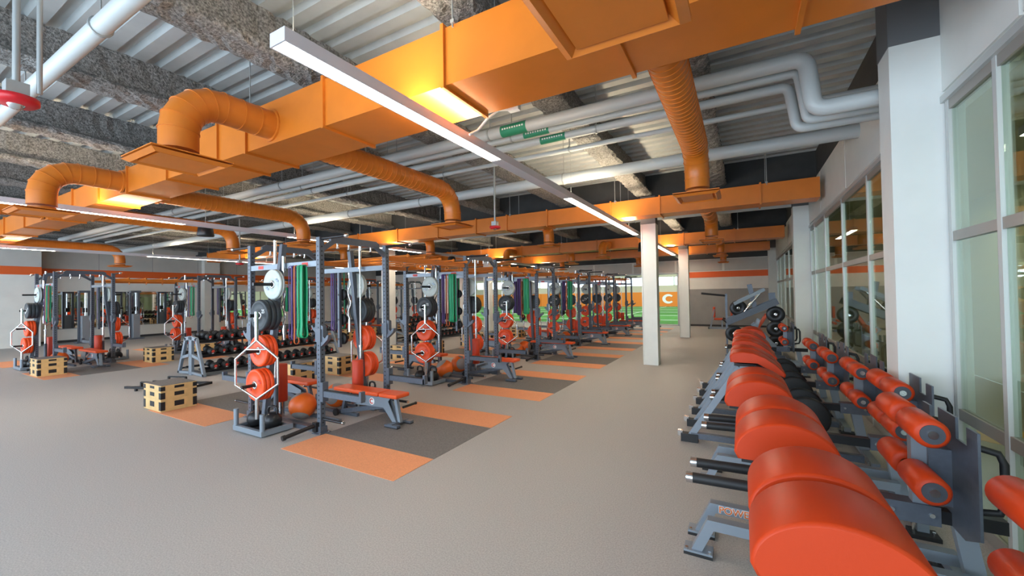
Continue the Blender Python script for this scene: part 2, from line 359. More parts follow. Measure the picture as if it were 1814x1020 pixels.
# ================================================================== ducts
def flange(m, x, y0, y1, z0, z1, t=0.035, h=0.03):
    m.box(x - t / 2, x + t / 2, y0 - h, y1 + h, z1, z1 + h).box(x - t / 2, x + t / 2, y0 - h, y1 + h, z0 - h, z0)
    m.box(x - t / 2, x + t / 2, y0 - h, y0, z0, z1).box(x - t / 2, x + t / 2, y1, y1 + h, z0, z1)
def diffuser(parent, x, y, z, s=0.31):
    m = MB()
    for a, b, za, zb in ((s, s - 0.05, 0.03, 0.0), (s - 0.05, s - 0.1, 0.0, 0.045)):
        A = [(x - a, y - a, z + za), (x + a, y - a, z + za), (x + a, y + a, z + za), (x - a, y + a, z + za)]
        B = [(x - b, y - b, z + zb), (x + b, y - b, z + zb), (x + b, y + b, z + zb), (x - b, y + b, z + zb)]
        m.add(A + B, [(i, (i + 1) % 4, 4 + (i + 1) % 4, 4 + i) for i in range(4)])
    m.box(x - s + 0.1, x + s - 0.1, y - s + 0.1, y + s - 0.1, z + 0.012, z + 0.05)
    m.box(x - s, x + s, y - s, y + s, z + 0.05, z + 0.06)
    m.cyl((x, y, z + 0.05), (x, y, z + 0.12), 0.16, 20)
    m.build('diffuser', DUCT, parent)
def branch(parent, x, y0, z0, y1, z1, r, elbow_r=0.36, spiral=0.0):
    s = 1 if y1 > y0 else -1; m = MB()
    pts = [(x, y0, z0), (x, y1 - s * elbow_r, z0)]
    ne = 5
    for i in range(1, ne + 1):
        a = math.pi / 2 * i / ne
        pts.append((x, y1 - s * elbow_r + s * elbow_r * math.sin(a), z0 - elbow_r + elbow_r * math.cos(a)))
    pts.append((x, y1, z1 + 0.05))
    m.tube(pts, r, 24)
    P = [Vector(p) for p in pts]
    for i in range(1, len(P) - 1):
        dd = (P[i + 1] - P[i - 1]).normalized(); m.cyl(P[i] - dd * 0.006, P[i] + dd * 0.006, r + 0.007, 24)
    m.cyl((x, y0, z0), (x, y0 + s * 0.03, z0), r + 0.03, 24)
    L = abs(y1 - s * elbow_r - y0)
    if spiral:
        k = int(L / spiral)
        for i in range(1, k): m.cyl((x, y0 + s * (i * spiral), z0), (x, y0 + s * (i * spiral + 0.008), z0), r + 0.006, 24)
    else:
        for q in (0.33, 0.66): m.cyl((x, y0 + s * L * q, z0), (x, y0 + s * (L * q + 0.014), z0), r + 0.008, 24)
    m.build('branch_pipe', DUCT, parent)
def duct(label, y0, y1, z0, z1, xs, hang=True):
    t = empty('air_duct', (0, 0, 0))
    for i, (a, b) in enumerate(zip(xs[:-1], xs[1:])):
        tp = 0.0
        m = MB().box(min(a, b), max(a, b), y0, y1, z0, z1); m.build('duct_section', DUCT, t)
        f = MB(); flange(f, b, y0, y1, z0, z1); f.build('flange', DUCT, t)
        if hang and i % 2 == 0:
            h = MB()
            for yy in (y0 - 0.02, y1 + 0.02): h.cyl((b + 0.12, yy, z1 - 0.04), (b + 0.12, yy, ZD), 0.008, 6)
            h.box(b + 0.1, b + 0.14, y0 - 0.03, y1 + 0.03, z1, z1 + 0.03)
            h.build('hanger_rod', ROD, t)
    return tag(t, label, 'duct', 'orange rectangular air ducts')
d1 = duct('large orange rectangular duct with elbow branches, nearest the camera', 2.93, 3.62, 3.82, 4.35, [1.55, 0.4, -0.78, -2.33, -4.03, -5.6, -6.32, -7.87])
d1s = [(-7.87, -9.54), (-9.54, -10.9), (-10.9, -12.4), (-12.4, -14), (-14, -16), (-16, -18), (-18, -20.5), (-20.5, -23.5)]
for a, b in d1s:
    MB().box(b, a, 2.97, 3.56, 3.84, 4.28).build('duct_section', DUCT, d1); f = MB(); flange(f, b, 2.97, 3.56, 3.84, 4.28); f.build('flange', DUCT, d1)
for x in (-0.55, -5.06, -9.72, -14.4, -19.1):
    branch(d1, x, 2.94, 4.05, 1.98, 3.4, 0.172, 0.40); diffuser(d1, x, 1.98, 3.3, 0.35)
for x in (-0.55, -5.15, -10.1, -13.6, -22.3):
    branch(d1, x, 3.58, 4.02, 6.7, 3.4, 0.17, 0.42, spiral=0.10); diffuser(d1, x, 6.7, 3.3)
d2 = duct('orange rectangular duct across the hall, second from the camera', 10.4, 10.92, 3.82, 4.24, [1.45, 0.4, -1.7, -2.9, -4.7, -6.0, -7.1, -8.6, -10.4, -12.4, -14.5, -17, -20, -23.5])
for x in (-5.12, -9.82, -14.5, -19.2): branch(d2, x, 10.9, 3.98, 11.45, 3.45, 0.16, 0.3); diffuser(d2, x, 11.45, 3.35, 0.28)
branch(d2, -0.72, 10.9, 3.98, 13.0, 3.45, 0.17, 0.36); diffuser(d2, -0.72, 13.0, 3.33)
d3 = duct('orange rectangular duct across the hall, third from the camera', 17.7, 18.35, 3.85, 4.28, [1.4, -0.2, -2.0, -3.8, -5.6, -7.4, -9.4, -11.4, -14, -17, -20, -23.5])
for x in (-5.1, -9.8, -14.5): branch(d3, x, 17.72, 4.0, 16.9, 3.5, 0.16, 0.3); diffuser(d3, x, 16.9, 3.4, 0.28)
for x in (-0.75, -7.4, -12.2): branch(d3, x, 18.33, 4.0, 19.3, 3.5, 0.16, 0.3); diffuser(d3, x, 19.3, 3.38, 0.28)
d4 = duct('orange rectangular duct across the hall, farthest from the camera', 22.6, 23.1, 3.85, 4.25, [1.2, -1.5, -4, -6.5, -9, -12, -15, -18, -22])
for x in (-0.8, -5.1, -9.8): branch(d4, x, 23.08, 4.0, 23.9, 3.5, 0.15, 0.28); diffuser(d4, x, 23.9, 3.4, 0.26)

# ================================================================== linear lights
SEGS = [(1.58, 4.31, 1), (4.31, 6.72, 0), (6.72, 12.0, 1), (12.0, 15.0, 0), (15.0, 19.6, 1), (19.6, 21.6, 0), (21.6, 24.2, 1)]
for ri, x in enumerate((-2.63, -10.78, -19.72)):
    t = empty('linear_light', (x, 1.58, 3.58))
    wd, ht = 0.083, 0.09
    m = MB(); m.box(-wd + 0.012, wd - 0.012, 0.0, 22.7, 0.012, ht - 0.012); m.box(-wd, wd, -0.012, 0, -0.004, ht); m.box(-wd, wd, 22.7, 22.712, -0.004, ht)
    m.box(-wd, -wd + 0.012, 0, 22.7, -0.004, ht).box(wd - 0.012, wd, 0, 22.7, -0.004, ht)
    m.build('housing', FIXT, t)
    for a, b, lit in SEGS:
        if lit:
            MB().box(-wd + 0.013, wd - 0.013, a - 1.58 + 0.01, b - 1.58 - 0.01, -0.001, 0.012).build('lens', LENS, t)
            MB().box(-wd + 0.02, wd - 0.02, a - 1.58 + 0.01, b - 1.58 - 0.01, ht - 0.012, ht - 0.004).build('uplight_lens', LENSU, t)
        else:
            MB().box(-wd + 0.013, wd - 0.013, a - 1.58 + 0.01, b - 1.58 - 0.01, -0.002, 0.012).build('blank_cover', FIXT, t)
    for yy in (0.1, 5.3, 9.6, 14.6, 20):
        MB().cyl((0, yy, ht), (0, yy, ZD - 3.59), 0.003, 6).build('suspension_cable', ROD, t)
    tag(t, 'long slim white linear light hanging %s' % ('between rack row and right windows', 'above the dumbbell racks, middle of three', 'above the left row of racks')[ri], 'light', 'suspended linear lights')
# ================================================================== pipes
def pipe(label, pts, r, hang=(), cat='pipe', n=16):
    t = empty('ceiling_pipe', (0, 0, 0))
    # round the corners
    P = [Vector(p) for p in pts]; out = [P[0]]
    for i in range(1, len(P) - 1):
        a = (P[i - 1] - P[i]).normalized(); b = (P[i + 1] - P[i]).normalized(); rr = r * 1.5
        for q in range(6):
            u = q / 5.0; out.append(P[i] + a * rr * (1 - u) ** 2 + b * rr * u ** 2)
    out.append(P[-1])
    MB().tube(out, r, n).build('pipe_run', PIPE, t)
    y, z = P[0].y, P[0].z
    for x in hang:
        m = MB().cyl((x, y, z + r), (x, y, ZD), 0.007, 6); m.cyl((x - 0.012, y, z), (x + 0.012, y, z), r + 0.014, 16); m.build('clevis_hanger', ROD, t)
    return tag(t, label, cat, 'grey ceiling pipes')
pipe('thick grey pipe with jog, first of three parallel ceiling pipes', [(-24, 5.4, 4.42), (0.66, 5.4, 4.42), (0.72, 5.4, 3.84), (1.6, 5.4, 3.84)], 0.085, (-3.4, -6.2, -8.9, -11.4, -14))
pipe('grey pipe with jog, middle of three parallel ceiling pipes', [(-24, 5.75, 4.44), (0.62, 5.75, 4.44), (0.70, 5.75, 3.86), (1.6, 5.75, 3.86)], 0.05, (-3.2, -6.0, -8.7, -11.2))
pipe('grey pipe with jog, farthest of three parallel ceiling pipes', [(-24, 6.1, 4.44), (0.56, 6.1, 4.44), (0.64, 6.1, 3.9), (1.6, 6.1, 3.9)], 0.06, (-1.9, -6.1, -8.8, -11.3))
pipe('thin grey conduit under the ceiling beside the parallel pipes', [(-24, 6.75, 4.45), (1.6, 6.75, 4.45)], 0.04, (-2.6, -5.4, -8.4))
pipe('thickest grey pipe crossing under the ceiling beams', [(-26, 7.72, 4.24), (1.9, 7.72, 4.24)], 0.105, (-3.1, -6.2, -6.9, -9.5, -12.5, -16))
pipe('pale pipe high in the upper left corner', [(-26, 1.37, 4.38), (1.6, 1.37, 4.38)], 0.075, (-5.0, -7.4, -10))
pipe('grey pipe behind the second orange duct', [(-26, 13.2, 4.2), (1.4, 13.2, 4.2)], 0.06, (-2.9, -5.5, -8, -11))
pipe('thin grey pipe beside the pipe behind the second duct', [(-26, 13.5, 4.24), (1.4, 13.5, 4.24)], 0.03, ())
for i, (x, y, z, r) in enumerate(((-2.95, 5.4, 4.42, 0.087), (-2.75, 5.75, 4.44, 0.052), (-2.62, 6.1, 4.44, 0.062))):
    t = empty('pipe_label', (x, y, z)); MB().cyl((-0.22, 0, 0), (0.22, 0, 0), r, 16, caps=False).build('green_wrap', GREENLB, t)
    m = MB()
    for k in range(9):
        xa = -0.18 + k * 0.042; m.box(xa, xa + 0.025, -r - 0.002, -r + 0.004, -0.012, 0.012)
    m.build('white_print', PAINTW, t)
    tag(t, 'green label wrapped on the %s parallel ceiling pipe' % ('nearest', 'middle', 'farthest')[i], 'pipe label', 'green pipe labels')
# pendant strobes, speakers
for i, (x, y, z, lb) in enumerate(((-4.44, 0.78, 3.3, 'red and white strobe on pendant conduit, upper left corner'), (-4.5, 7.3, 3.3, 'red strobe on grey pendant conduit below the second duct'), (-14.6, 7.4, 3.05, 'small red strobe on pendant conduit over the dumbbell racks'))):
    t = empty('pendant_strobe', (x, y, z))
    MB().lathe([(0.001, -0.005), (0.09, -0.005), (0.115, 0.015), (0.115, 0.05), (0.06, 0.06)], (0, 0, 0), n=24).build('red_base', REDPL, t)
    MB().lathe([(0.001, -0.035), (0.03, -0.03), (0.045, -0.005)], (0, 0, 0), n=14).build('lamp_lens', CHROME, t)
    MB().box(-0.055, 0.055, -0.055, 0.055, 0.055, 0.15).build('junction_box', ROD, t)
    MB().cyl((0, 0, 0.15), (0, 0, ZD - z), 0.02, 10).build('conduit', ROD, t)
    if i == 0: MB().cyl((0.05, 0.1, 0.1), (0.05, 0.1, ZD - z), 0.016, 10).build('conduit', ROD, t)
    tag(t, lb, 'strobe')
for i, (x, y, z, lb) in enumerate(((-11.4, 5.0, 3.45, 'black cone pendant speaker above the dumbbell racks'), (-2.75, 13.6, 3.25, 'black cone pendant speaker beside the nearest white column'), (-9.6, 12.4, 3.1, 'black pendant speaker seen over the first rack'))):
    t = empty('pendant_speaker', (x, y, z))
    MB().lathe([(0.001, 0), (0.17, 0), (0.18, 0.02), (0.14, 0.26), (0.1, 0.3), (0.001, 0.31)], (0, 0, 0), n=22).build('cone', BLKM, t)
    MB().cyl((0, 0, 0.3), (0, 0, ZD - z), 0.006, 6).build('cable', ROD, t); tag(t, lb, 'speaker')
t = empty('cable_box', (-2.05, 3.72, 3.87))
MB().box(-0.06, 0.06, 0, 0.06, -0.03, 0.03).build('junction_box', PAINTW, t)
MB().tube([(-0.06, 0.03, 0), (-0.2, 0.03, 0.03), (-0.32, 0.0, -0.05), (-0.38, -0.1, -0.2), (-0.42, -0.2, -0.27)], 0.014, 8).build('flexible_cable', PAINTW, t)
tag(t, 'white junction box with flexible cable on the nearest duct', 'junction box')

# ================================================================== power racks
def hole_strip(m, x, y, z0, z1, face, step=0.0508 * 1.25):
    z = z0
    while z < z1:
        if face[0]: c0 = (x + face[0] * 0.0381, y, z); c1 = (x + face[0] * 0.0388, y, z)
        else: c0 = (x, y + face[1] * 0.0381, z); c1 = (x, y + face[1] * 0.0388, z)
        m.cyl(c0, c1, 0.0125, 8); z += step
RH = 2.76
def make_upright():
    m = MB().box(-0.038, 0.038, -0.038, 0.038, 0.0, RH); m.m = 1
    for f in ((1, 0), (-1, 0), (0, -1), (0, 1)): hole_strip(m, 0, 0, 0.15, RH - 0.1, f)
    m.m = 0
    m.box(-0.09, 0.09, -0.09, 0.09, 0.0, 0.012).box(-0.055, 0.055, -0.055, 0.055, 0.012, 0.10)
    m.m = 2
    for a, b in ((-0.07, -0.07), (0.07, -0.07), (-0.07, 0.07), (0.07, 0.07)): m.cyl((a, b, 0.012), (a, b, 0.026), 0.012, 6)
    return m
UP_MESH = make_upright()
def half_parts(t, s):
    """one half of the unit, s=+1 near side (storage faces -Y), built with rotation symmetry"""
    rot = (lambda p: p) if s > 0 else (lambda p: (-p[0], 1.22 - p[1], p[2]))
    return rot
def rotd(o):
    o.location = (0, 1.22, 0); o.rotation_euler = (0, 0, math.pi); return o
def make_rack():
    t = empty('power_rack', (0, 0, 0))
    up0 = None
    for x, y in ((0.875, 0), (-0.875, 0), (0.875, 1.22), (-0.875, 1.22)):
        if up0 is None: up0 = UP_MESH.build('upright', [FRAME, BLK, CHROME], t); o = up0
        else: o = up0.copy(); COL.objects.link(o); o.parent = t
        o.location = (x, y, 0)
    pieces = []
    def add(m, name, mats, par=None, bevel=0): o = m.build(name, mats, par or t, bevel=bevel); pieces.append(o) if par is None else None; return o
    # near crossbeam with label patches
    cb = add(MB().box(-0.837, 0.837, -0.03, 0.03, 2.35, 2.43), 'crossbeam', FRAME2)
    add(MB().box(-0.62, -0.48, -0.032, -0.03, 2.365, 2.415), 'badge', REDLOGO, cb); add(MB().box(0.50, 0.64, -0.032, -0.03, 2.365, 2.415), 'badge', REDLOGO, cb)
    add(MB().box(-0.837, 0.837, -0.03, 0.03, 0.0, 0.06), 'base_beam', FRAME)
    # pull-up side beam over the right pair of uprights (gusseted arch)
    m = MB().prism([(-0.02, 2.60), (0.16, 2.72), (0.16, 2.76), (0.22, 2.80), (1.0, 2.80), (1.06, 2.76), (1.06, 2.72), (1.24, 2.60), (1.24, 2.52), (1.04, 2.66), (0.98, 2.70), (0.24, 2.70), (0.18, 2.66), (-0.02, 2.52)], 0.85, 0.90, 'yz')
    add(m, 'pull_up_beam', FRAME)
    for yy in (0.3, 0.5, 0.72, 0.92): add(MB().cyl((0.86, yy, 2.70), (0.86, yy, 2.64), 0.015, 8).sphere((0.86, yy, 2.64), 0.022, 10, 6), 'hook_stud', CHROME)
    for yy in (0.0, 1.22):
        h = add(MB().cyl((0.9, yy, 2.74), (1.42, yy, 2.74), 0.02, 10), 'pull_up_horn', BLKM)
        add(MB().sphere((1.43, yy, 2.74), 0.035, 12, 8), 'ball_end', CHROME, h)
        # spotter arm
        a = MB().box(0.91, 1.72, yy - 0.035, yy + 0.035, 0.52, 0.60).box(0.91, 0.97, yy - 0.045, yy + 0.045, 0.45, 0.72).box(1.69, 1.73, yy - 0.035, yy + 0.035, 0.52, 0.66)
        ar = add(a, 'spotter_arm', FRAME); add(MB().box(0.97, 1.69, yy - 0.02, yy + 0.02, 0.60, 0.612), 'wear_strip', BLK, ar)
        # j cup
        j = MB().prism([(0.925, 1.22), (0.97, 1.25), (1.06, 1.32), (1.08, 1.38), (1.05, 1.38), (1.0, 1.33), (0.965, 1.36), (0.965, 1.50), (0.915, 1.52), (0.915, 1.22)], yy - 0.03, yy + 0.03)
        j.box(0.82, 0.93, yy - 0.05, yy + 0.05, 1.28, 1.46)
        jc = add(j, 'j_cup', FRAME); add(MB().box(0.965, 1.045, yy - 0.02, yy + 0.02, 1.33, 1.345), 'liner', BLK, jc)
        # low bar peg
        p = add(MB().cyl((0.9, yy, 0.2), (1.33, yy, 0.2), 0.02, 10), 'bar_peg', BLKM); add(MB().cyl((1.33, yy, 0.2), (1.35, yy, 0.2), 0.024, 10), 'end_cap', CHROME, p)
    # slanted plate storage post with four pegs
    add(MB().beam((0, -0.30, 0.05), (0, 0.0, 2.72), 0.075, 0.075), 'storage_post', FRAME)
    for z in (0.67, 1.15, 1.66, 2.11):
        yp = -0.30 + 0.30 * z / 2.72
        add(MB().cyl((0, yp, z), (0, yp - 0.38, z), 0.024, 12), 'plate_peg', BLKM)
    # kettlebell tray
    tr = add(MB().box(-0.36, 0.36, -0.54, -0.49, 0.02, 0.09).box(-0.36, 0.36, -0.14, -0.09, 0.02, 0.09).box(-0.36, -0.31, -0.49, -0.14, 0.02, 0.09).box(0.31, 0.36, -0.49, -0.14, 0.02, 0.09).box(-0.05, 0.05, -0.1, 0, 0.0, 0.05), 'tray_frame', FRAME2)
    add(MB().box(-0.31, 0.31, -0.49, -0.14, 0.03, 0.05), 'tray_mat', BLK, tr)
    for x in (-0.33, 0.33): add(MB().cyl((x, -0.51, 0.05), (x, -0.51, 0.32), 0.032, 14), 'tray_post', FRAME2, tr)
    # landmine sleeve at the foot of the near right upright
    l = MB().cyl((0.84, -0.05, 0.12), (0.77, -0.46, 0.06), 0.028, 12); l.cyl((0.77, -0.46, 0.06), (0.765, -0.50, 0.055), 0.036, 12); l.box(0.80, 0.88, -0.09, -0.04, 0.03, 0.16)
    add(l, 'landmine_sleeve', BLKM)
    # red padded roll on a chrome pin
    rp = add(MB().lathe([(0.001, 0.25), (0.08, 0.25), (0.09, 0.26), (0.09, 0.84), (0.08, 0.85), (0.001, 0.85)], (-0.42, 0.21, 0), n=20), 'padded_roll', REDPAD)
    add(MB().cyl((-0.42, 0.21, 0.0), (-0.42, 0.21, 0.26), 0.045, 14), 'chrome_pin', CHROME, rp)
    add(MB().cyl((-0.34, 0.075, 0), (-0.34, 0.075, 0.66), 0.034, 14), 'bar_socket', FRAME)
    # shelf for the ball
    add(MB().box(-0.7, 0.7, 0.06, 0.11, 0.0, 0.05), 'floor_rail', FRAME); add(MB().box(-0.7, 0.7, 0.42, 0.47, 0.0, 0.05), 'floor_rail', FRAME)
    # rotated copy of every piece for the far side
    for o in list(pieces):
        c = copy_tree(o, t); rotd(c)
    def fadd(m, name, mats): rotd(m.build(name, mats, t))
    # small-plate peg arm on the inner side
    for z in (1.15, 1.5, 1.95):
        fadd(MB().cyl((0.30, 0.03, z), (0.30, -0.15, z), 0.016, 8), 'change_plate_peg', BLKM)
    fadd(MB().beam((0.30, 0.0, 1.0), (0.30, 0.0, 2.35), 0.05, 0.05), 'inner_post', FRAME)
    return t
NOUN = {0: 'right row', 1: 'left row'}
ROWS = [(-6.075, 0, 6), (-17.78, 1, 5)]
rack0 = make_rack(); racks = []
for cx, row, n in ROWS:
    for k in range(n):
        r = rack0 if not racks else copy_tree(rack0)
        r.location = (cx, 3.70 + 3.5 * k, 0)
        tag(r, 'slate grey double-sided power rack, %s from the camera in the %s' % (ORD[k], NOUN[row]), 'power rack', 'double-sided power racks')
        racks.append((r, cx, 3.70 + 3.5 * k, row, k))

# ---- things kept on the racks (prototypes at the origin)
def plate_proto(name, m, r, th, hubm=CHROME):
    t = empty(name)
    MB().lathe([(0.028, 0.0), (0.055, 0.0), (0.06, 0.006), (r * 0.80, 0.006), (r * 0.84, 0.0), (r - 0.01, 0.0), (r, 0.012), (r, th - 0.012), (r - 0.01, th), (r * 0.84, th), (r * 0.8, th - 0.006), (0.06, th - 0.006), (0.055, th), (0.028, th), (0.028, 0.0)], (0, 0, 0), (0, -1, 0), 32).build('disc', m, t)
    MB().lathe([(0.028, th), (0.027, th + 0.003), (0.056, th + 0.003), (0.06, th - 0.005)], (0, 0, 0), (0, -1, 0), 20).build('hub_ring', hubm, t)
    if m is PLB:
        for px, pz, ry in ((0.10, 0.06, 0), (-0.10, -0.06, math.pi)):
            sg = 1 if ry == 0 else -1
            text_mesh('25', 0.075, PAINTW, t, (px - sg * 0.035, -th + 0.0045, pz - sg * 0.026), (math.radians(90), ry, 0), 'moulded_number', 0.001, 0.001)
        return t
    mk = MB()
    for a in (math.radians(25), math.radians(205)):
        for q in (-0.09, 0.09):
            mk.box(math.cos(a + q * 3) * r * 0.62 - 0.022, math.cos(a + q * 3) * r * 0.62 + 0.022, -th - 0.001, -th + 0.008, math.sin(a + q) * r * 0.62 - 0.016, math.sin(a + q) * r * 0.62 + 0.016)
    mk.build('moulded_number', FRAME2 if m is PLW else REDLOGO, t)
    return t
PW = plate_proto('pale_plate', PLW, 0.225, 0.035); PB = plate_proto('black_plate', PLB, 0.225, 0.07); PO = plate_proto('orange_plate', PLO, 0.225, 0.055)
SMALL = empty('small_plate')
MB().lathe([(0.017, 0), (0.10, 0), (0.105, 0.006), (0.105, 0.05), (0.10, 0.056), (0.06, 0.05), (0.017, 0.056)], (0, 0, 0), (0, -1, 0), 20).build('disc', BLK, SMALL)
MB().lathe([(0.02, 0.057), (0.034, 0.057), (0.036, 0.05)], (0, 0, 0), (0, -1, 0), 12).build('hub_ring', FRAME, SMALL)
PROTO_USED = set()
def place(proto, loc, rz, label, cat, group):
    if proto.name not in PROTO_USED: o = proto; PROTO_USED.add(proto.name)
    else: o = copy_tree(proto)
    o.location = loc; o.rotation_euler = (0, 0, rz); tag(o, label, cat, group); return o
PEGS = [(0.67, PO, 3, 'orange bumper plate', 'lowest'), (1.15, PO, 3, 'orange bumper plate', 'second-lowest'), (1.66, PB, 3, 'black bumper plate', 'third'), (2.11, PW, 2, 'pale green plate', 'top')]
POSN = {1: ['only one'], 2: ['rear', 'front'], 3: ['rear', 'middle', 'front']}
def rack_name(row, k): return '%s %s rack' % (ORD[k], 'right-row' if row == 0 else 'left-row')
# bands
def band_proto(name, m, wd, ln, gap):
    b = MB(); P = []
    for i in range(5): a = math.pi * i / 4; P.append((gap * math.cos(a), 0.018 * math.sin(a)))
    N = 8
    left = [(-gap - 0.004 * math.sin(3 * i / N), -ln * i / N) for i in range(1, N)]
    bot = [(gap * 1.3 * math.cos(math.pi + math.pi * i / 6), -ln - 0.05 * math.sin(math.pi * i / 6)) for i in range(7)]
    right = [(gap + 0.004 * math.sin(5 * i / N), -ln * i / N) for i in range(N - 1, 0, -1)]
    loop = P + left + bot + right; n = len(loop); th = 0.004
    vs = []
    for i, (x, z) in enumerate(loop):
        px, pz = loop[i - 1]; nx, nz = loop[(i + 1) % n]; dx, dz = nx - px, nz - pz; L = math.hypot(dx, dz) or 1; ox, oz = -dz / L * th, dx / L * th
        vs += [(x - ox, -wd / 2, z - oz), (x - ox, wd / 2, z - oz), (x + ox, wd / 2, z + oz), (x + ox, -wd / 2, z + oz)]
    b.add(vs, [(4 * i + j, 4 * i + (j + 1) % 4, 4 * ((i + 1) % n) + (j + 1) % 4, 4 * ((i + 1) % n) + j) for i in range(n) for j in range(4)], True)
    return b.build(name, m)
BP = band_proto('resistance_band', BAND_P, 0.045, 1.02, 0.022); BO = band_proto('resistance_band', BAND_O, 0.022, 1.08, 0.028)
BG = band_proto('resistance_band', BAND_G, 0.085, 0.98, 0.035); BK = band_proto('resistance_band', BAND_K, 0.03, 1.05, 0.03)
BANDS = [(0.27, BP, 'purple'), (0.33, BP, 'second purple'), (0.40, BO, 'orange'), (0.50, BG, 'wide green'), (0.57, BG, 'second wide green')]
BANDS_F = [(0.30, BG, 'wide green'), (0.37, BO, 'orange'), (0.44, BK, 'dark'), (0.50, BP, 'purple'), (0.56, BP, 'second purple')]
# chrome bars
def bar_proto():
    t = empty('barbell'); MB().cyl((0, 0, 0.42), (0, 0, 1.75), 0.014, 10).build('shaft', CHROME, t)
    for a, b in ((0.0, 0.42), (1.75, 2.17)): MB().cyl((0, 0, a), (0, 0, b), 0.025, 14).cyl((0, 0, 0.40 if a == 0 else 1.74), (0, 0, 0.43 if a == 0 else 1.77), 0.036, 14).build('sleeve', CHROME, t)
    return t
def curl_proto():
    t = empty('curl_bar'); P = [(0, 0, 0.2)]
    for i in range(13): P.append((0.035 * math.sin(i * 2 * math.pi / 6), 0, 0.25 + i * 0.06))
    P.append((0, 0, 1.05)); MB().tube(P, 0.014, 10).build('wavy_shaft', CHROME, t)
    for a in (0.0, 1.03): MB().cyl((0, 0, a), (0, 0, a + 0.22), 0.026, 14).build('sleeve', CHROME, t)
    return t
def hex_proto():
    t = empty('hex_bar')
    H = [(0, 0, 1.24), (0.29, 0, 0.98), (0.29, 0, 0.62), (0, 0, 0.42), (-0.29, 0, 0.62), (-0.29, 0, 0.98)]
    m = MB()
    for a, b in zip(H, H[1:] + H[:1]): m.cyl(a, b, 0.016, 10)
    for p in H: m.sphere(p, 0.017, 10, 6)
    m.build('hexagon_frame', CHROME, t)
    MB().cyl((-0.145, 0, 1.11), (0.145, 0, 1.11), 0.014, 10).build('grip', CHROME, t)
    MB().cyl((0, 0, 1.24), (0, 0, 1.64), 0.026, 14).build('sleeve', CHROME, t); MB().cyl((0, 0, 0.42), (0, 0, 0.14), 0.026, 14).build('sleeve', CHROME, t)
    return t
BAR, CURL, HEX = bar_proto(), curl_proto(), hex_proto()
def kettle_proto():
    t = empty('kettlebell'); MB().lathe([(0.001, 0), (0.075, 0), (0.10, 0.03), (0.12, 0.09), (0.115, 0.14), (0.085, 0.19), (0.05, 0.215), (0.001, 0.22)], (0, 0, 0), n=20).build('ball', BLKM, t)
    MB().tube([(-0.062, 0, 0.18), (-0.072, 0, 0.25), (-0.055, 0, 0.295), (0, 0, 0.308), (0.055, 0, 0.295), (0.072, 0, 0.25), (0.062, 0, 0.18)], 0.017, 10).build('handle', BLKM, t)
    return t
KB = kettle_proto()
def ball_proto():
    t = empty('medicine_ball'); MB().sphere((0, 0, 0.2), 0.2, 28, 16).build('ball_skin', BALLO, t)
    m = MB()
    for ax, rr in (((-0.55, -0.1, 0.8), 0.13), ((0.35, -0.5, -0.8), 0.11), ((-0.3, 0.9, 0.1), 0.12)):
        d_ = Vector(ax).normalized(); k = 6
        prof = [(0.203 * math.sin(i / k * rr / 0.2 * 1.2), 0.203 * math.cos(i / k * rr / 0.2 * 1.2)) for i in range(k + 1)]
        m.lathe(prof, (0, 0, 0.2), d_, 20)
    m.build('grey_panel', BALLG, t); return t
BALL = ball_proto()
# adjustable bench, length along +X
def bench_proto():
    t = empty('adjustable_bench')
    def padbox(x0, x1, nm):
        o = MB().box(x0, x1, -0.14, 0.14, 0.415, 0.475).build(nm, VINYL2, t, bevel=0.02, seg=3); return o
    padbox(-0.62, 0.38, 'back_pad'); padbox(0.40, 0.76, 'seat_pad')
    poly = [(-0.30, 0.22), (-0.30, 0.30), (0.10, 0.405), (0.56, 0.405), (0.50, 0.34), (0.66, 0.05), (0.58, 0.05), (0.40, 0.24)]
    for y in (-0.045, 0.035): MB().prism(poly, y, y + 0.01).build('side_plate', FRAME2, t)
    MB().beam((0.62, 0, 0.40), (0.70, 0, 0.05), 0.05, 0.05, (1, 0, 0)).build('front_leg', FRAME2, t)
    f = MB().box(0.55, 0.80, -0.17, -0.10, 0.02, 0.05).box(0.55, 0.80, 0.10, 0.17, 0.02, 0.05).box(0.62, 0.70, -0.17, 0.17, 0.03, 0.06).build('front_foot', FRAME, t)
    MB().box(0.55, 0.80, -0.17, -0.10, 0, 0.02).box(0.55, 0.80, 0.10, 0.17, 0, 0.02).build('rubber_sole', BLK, t)
    MB().beam((-0.62, 0, 0.05), (0.45, 0, 0.27), 0.06, 0.07).build('spine', FRAME, t)
    MB().beam((-0.28, -0.06, 0.24), (0.02, -0.06, 0.34), 0.012, 0.05).build('ladder_plate', CHROME, t)
    for y in (-0.09, 0.09): MB().cyl((-0.62, y - 0.02, 0.055), (-0.62, y + 0.02, 0.055), 0.055, 16).build('wheel', BLK, t)
    MB().beam((-0.55, 0, 0.10), (-0.45, 0, 0.41), 0.05, 0.05).build('rear_leg', FRAME, t)
    MB().box(-0.5, 0.5, -0.03, 0.03, 0.385, 0.415).build('pad_rail', FRAME, t)
    lg = MB().cyl((0.16, -0.046, 0.31), (0.16, -0.049, 0.31), 0.055, 20).build('round_badge', PAINTW, t)
    c_logo((0.16, -0.0492, 0.31), 0.032, 0.016, 0.002, 'y', 'badge_letter', REDLOGO, lg, 1.1)
    MB().cyl((0.66, 0.1, 0.24), (0.66, 0.36, 0.24), 0.018, 10).cyl((0.66, 0.36, 0.24), (0.66, 0.38, 0.24), 0.022, 10).build('side_handle', BLK, t)
    return t
BENCH = bench_proto()
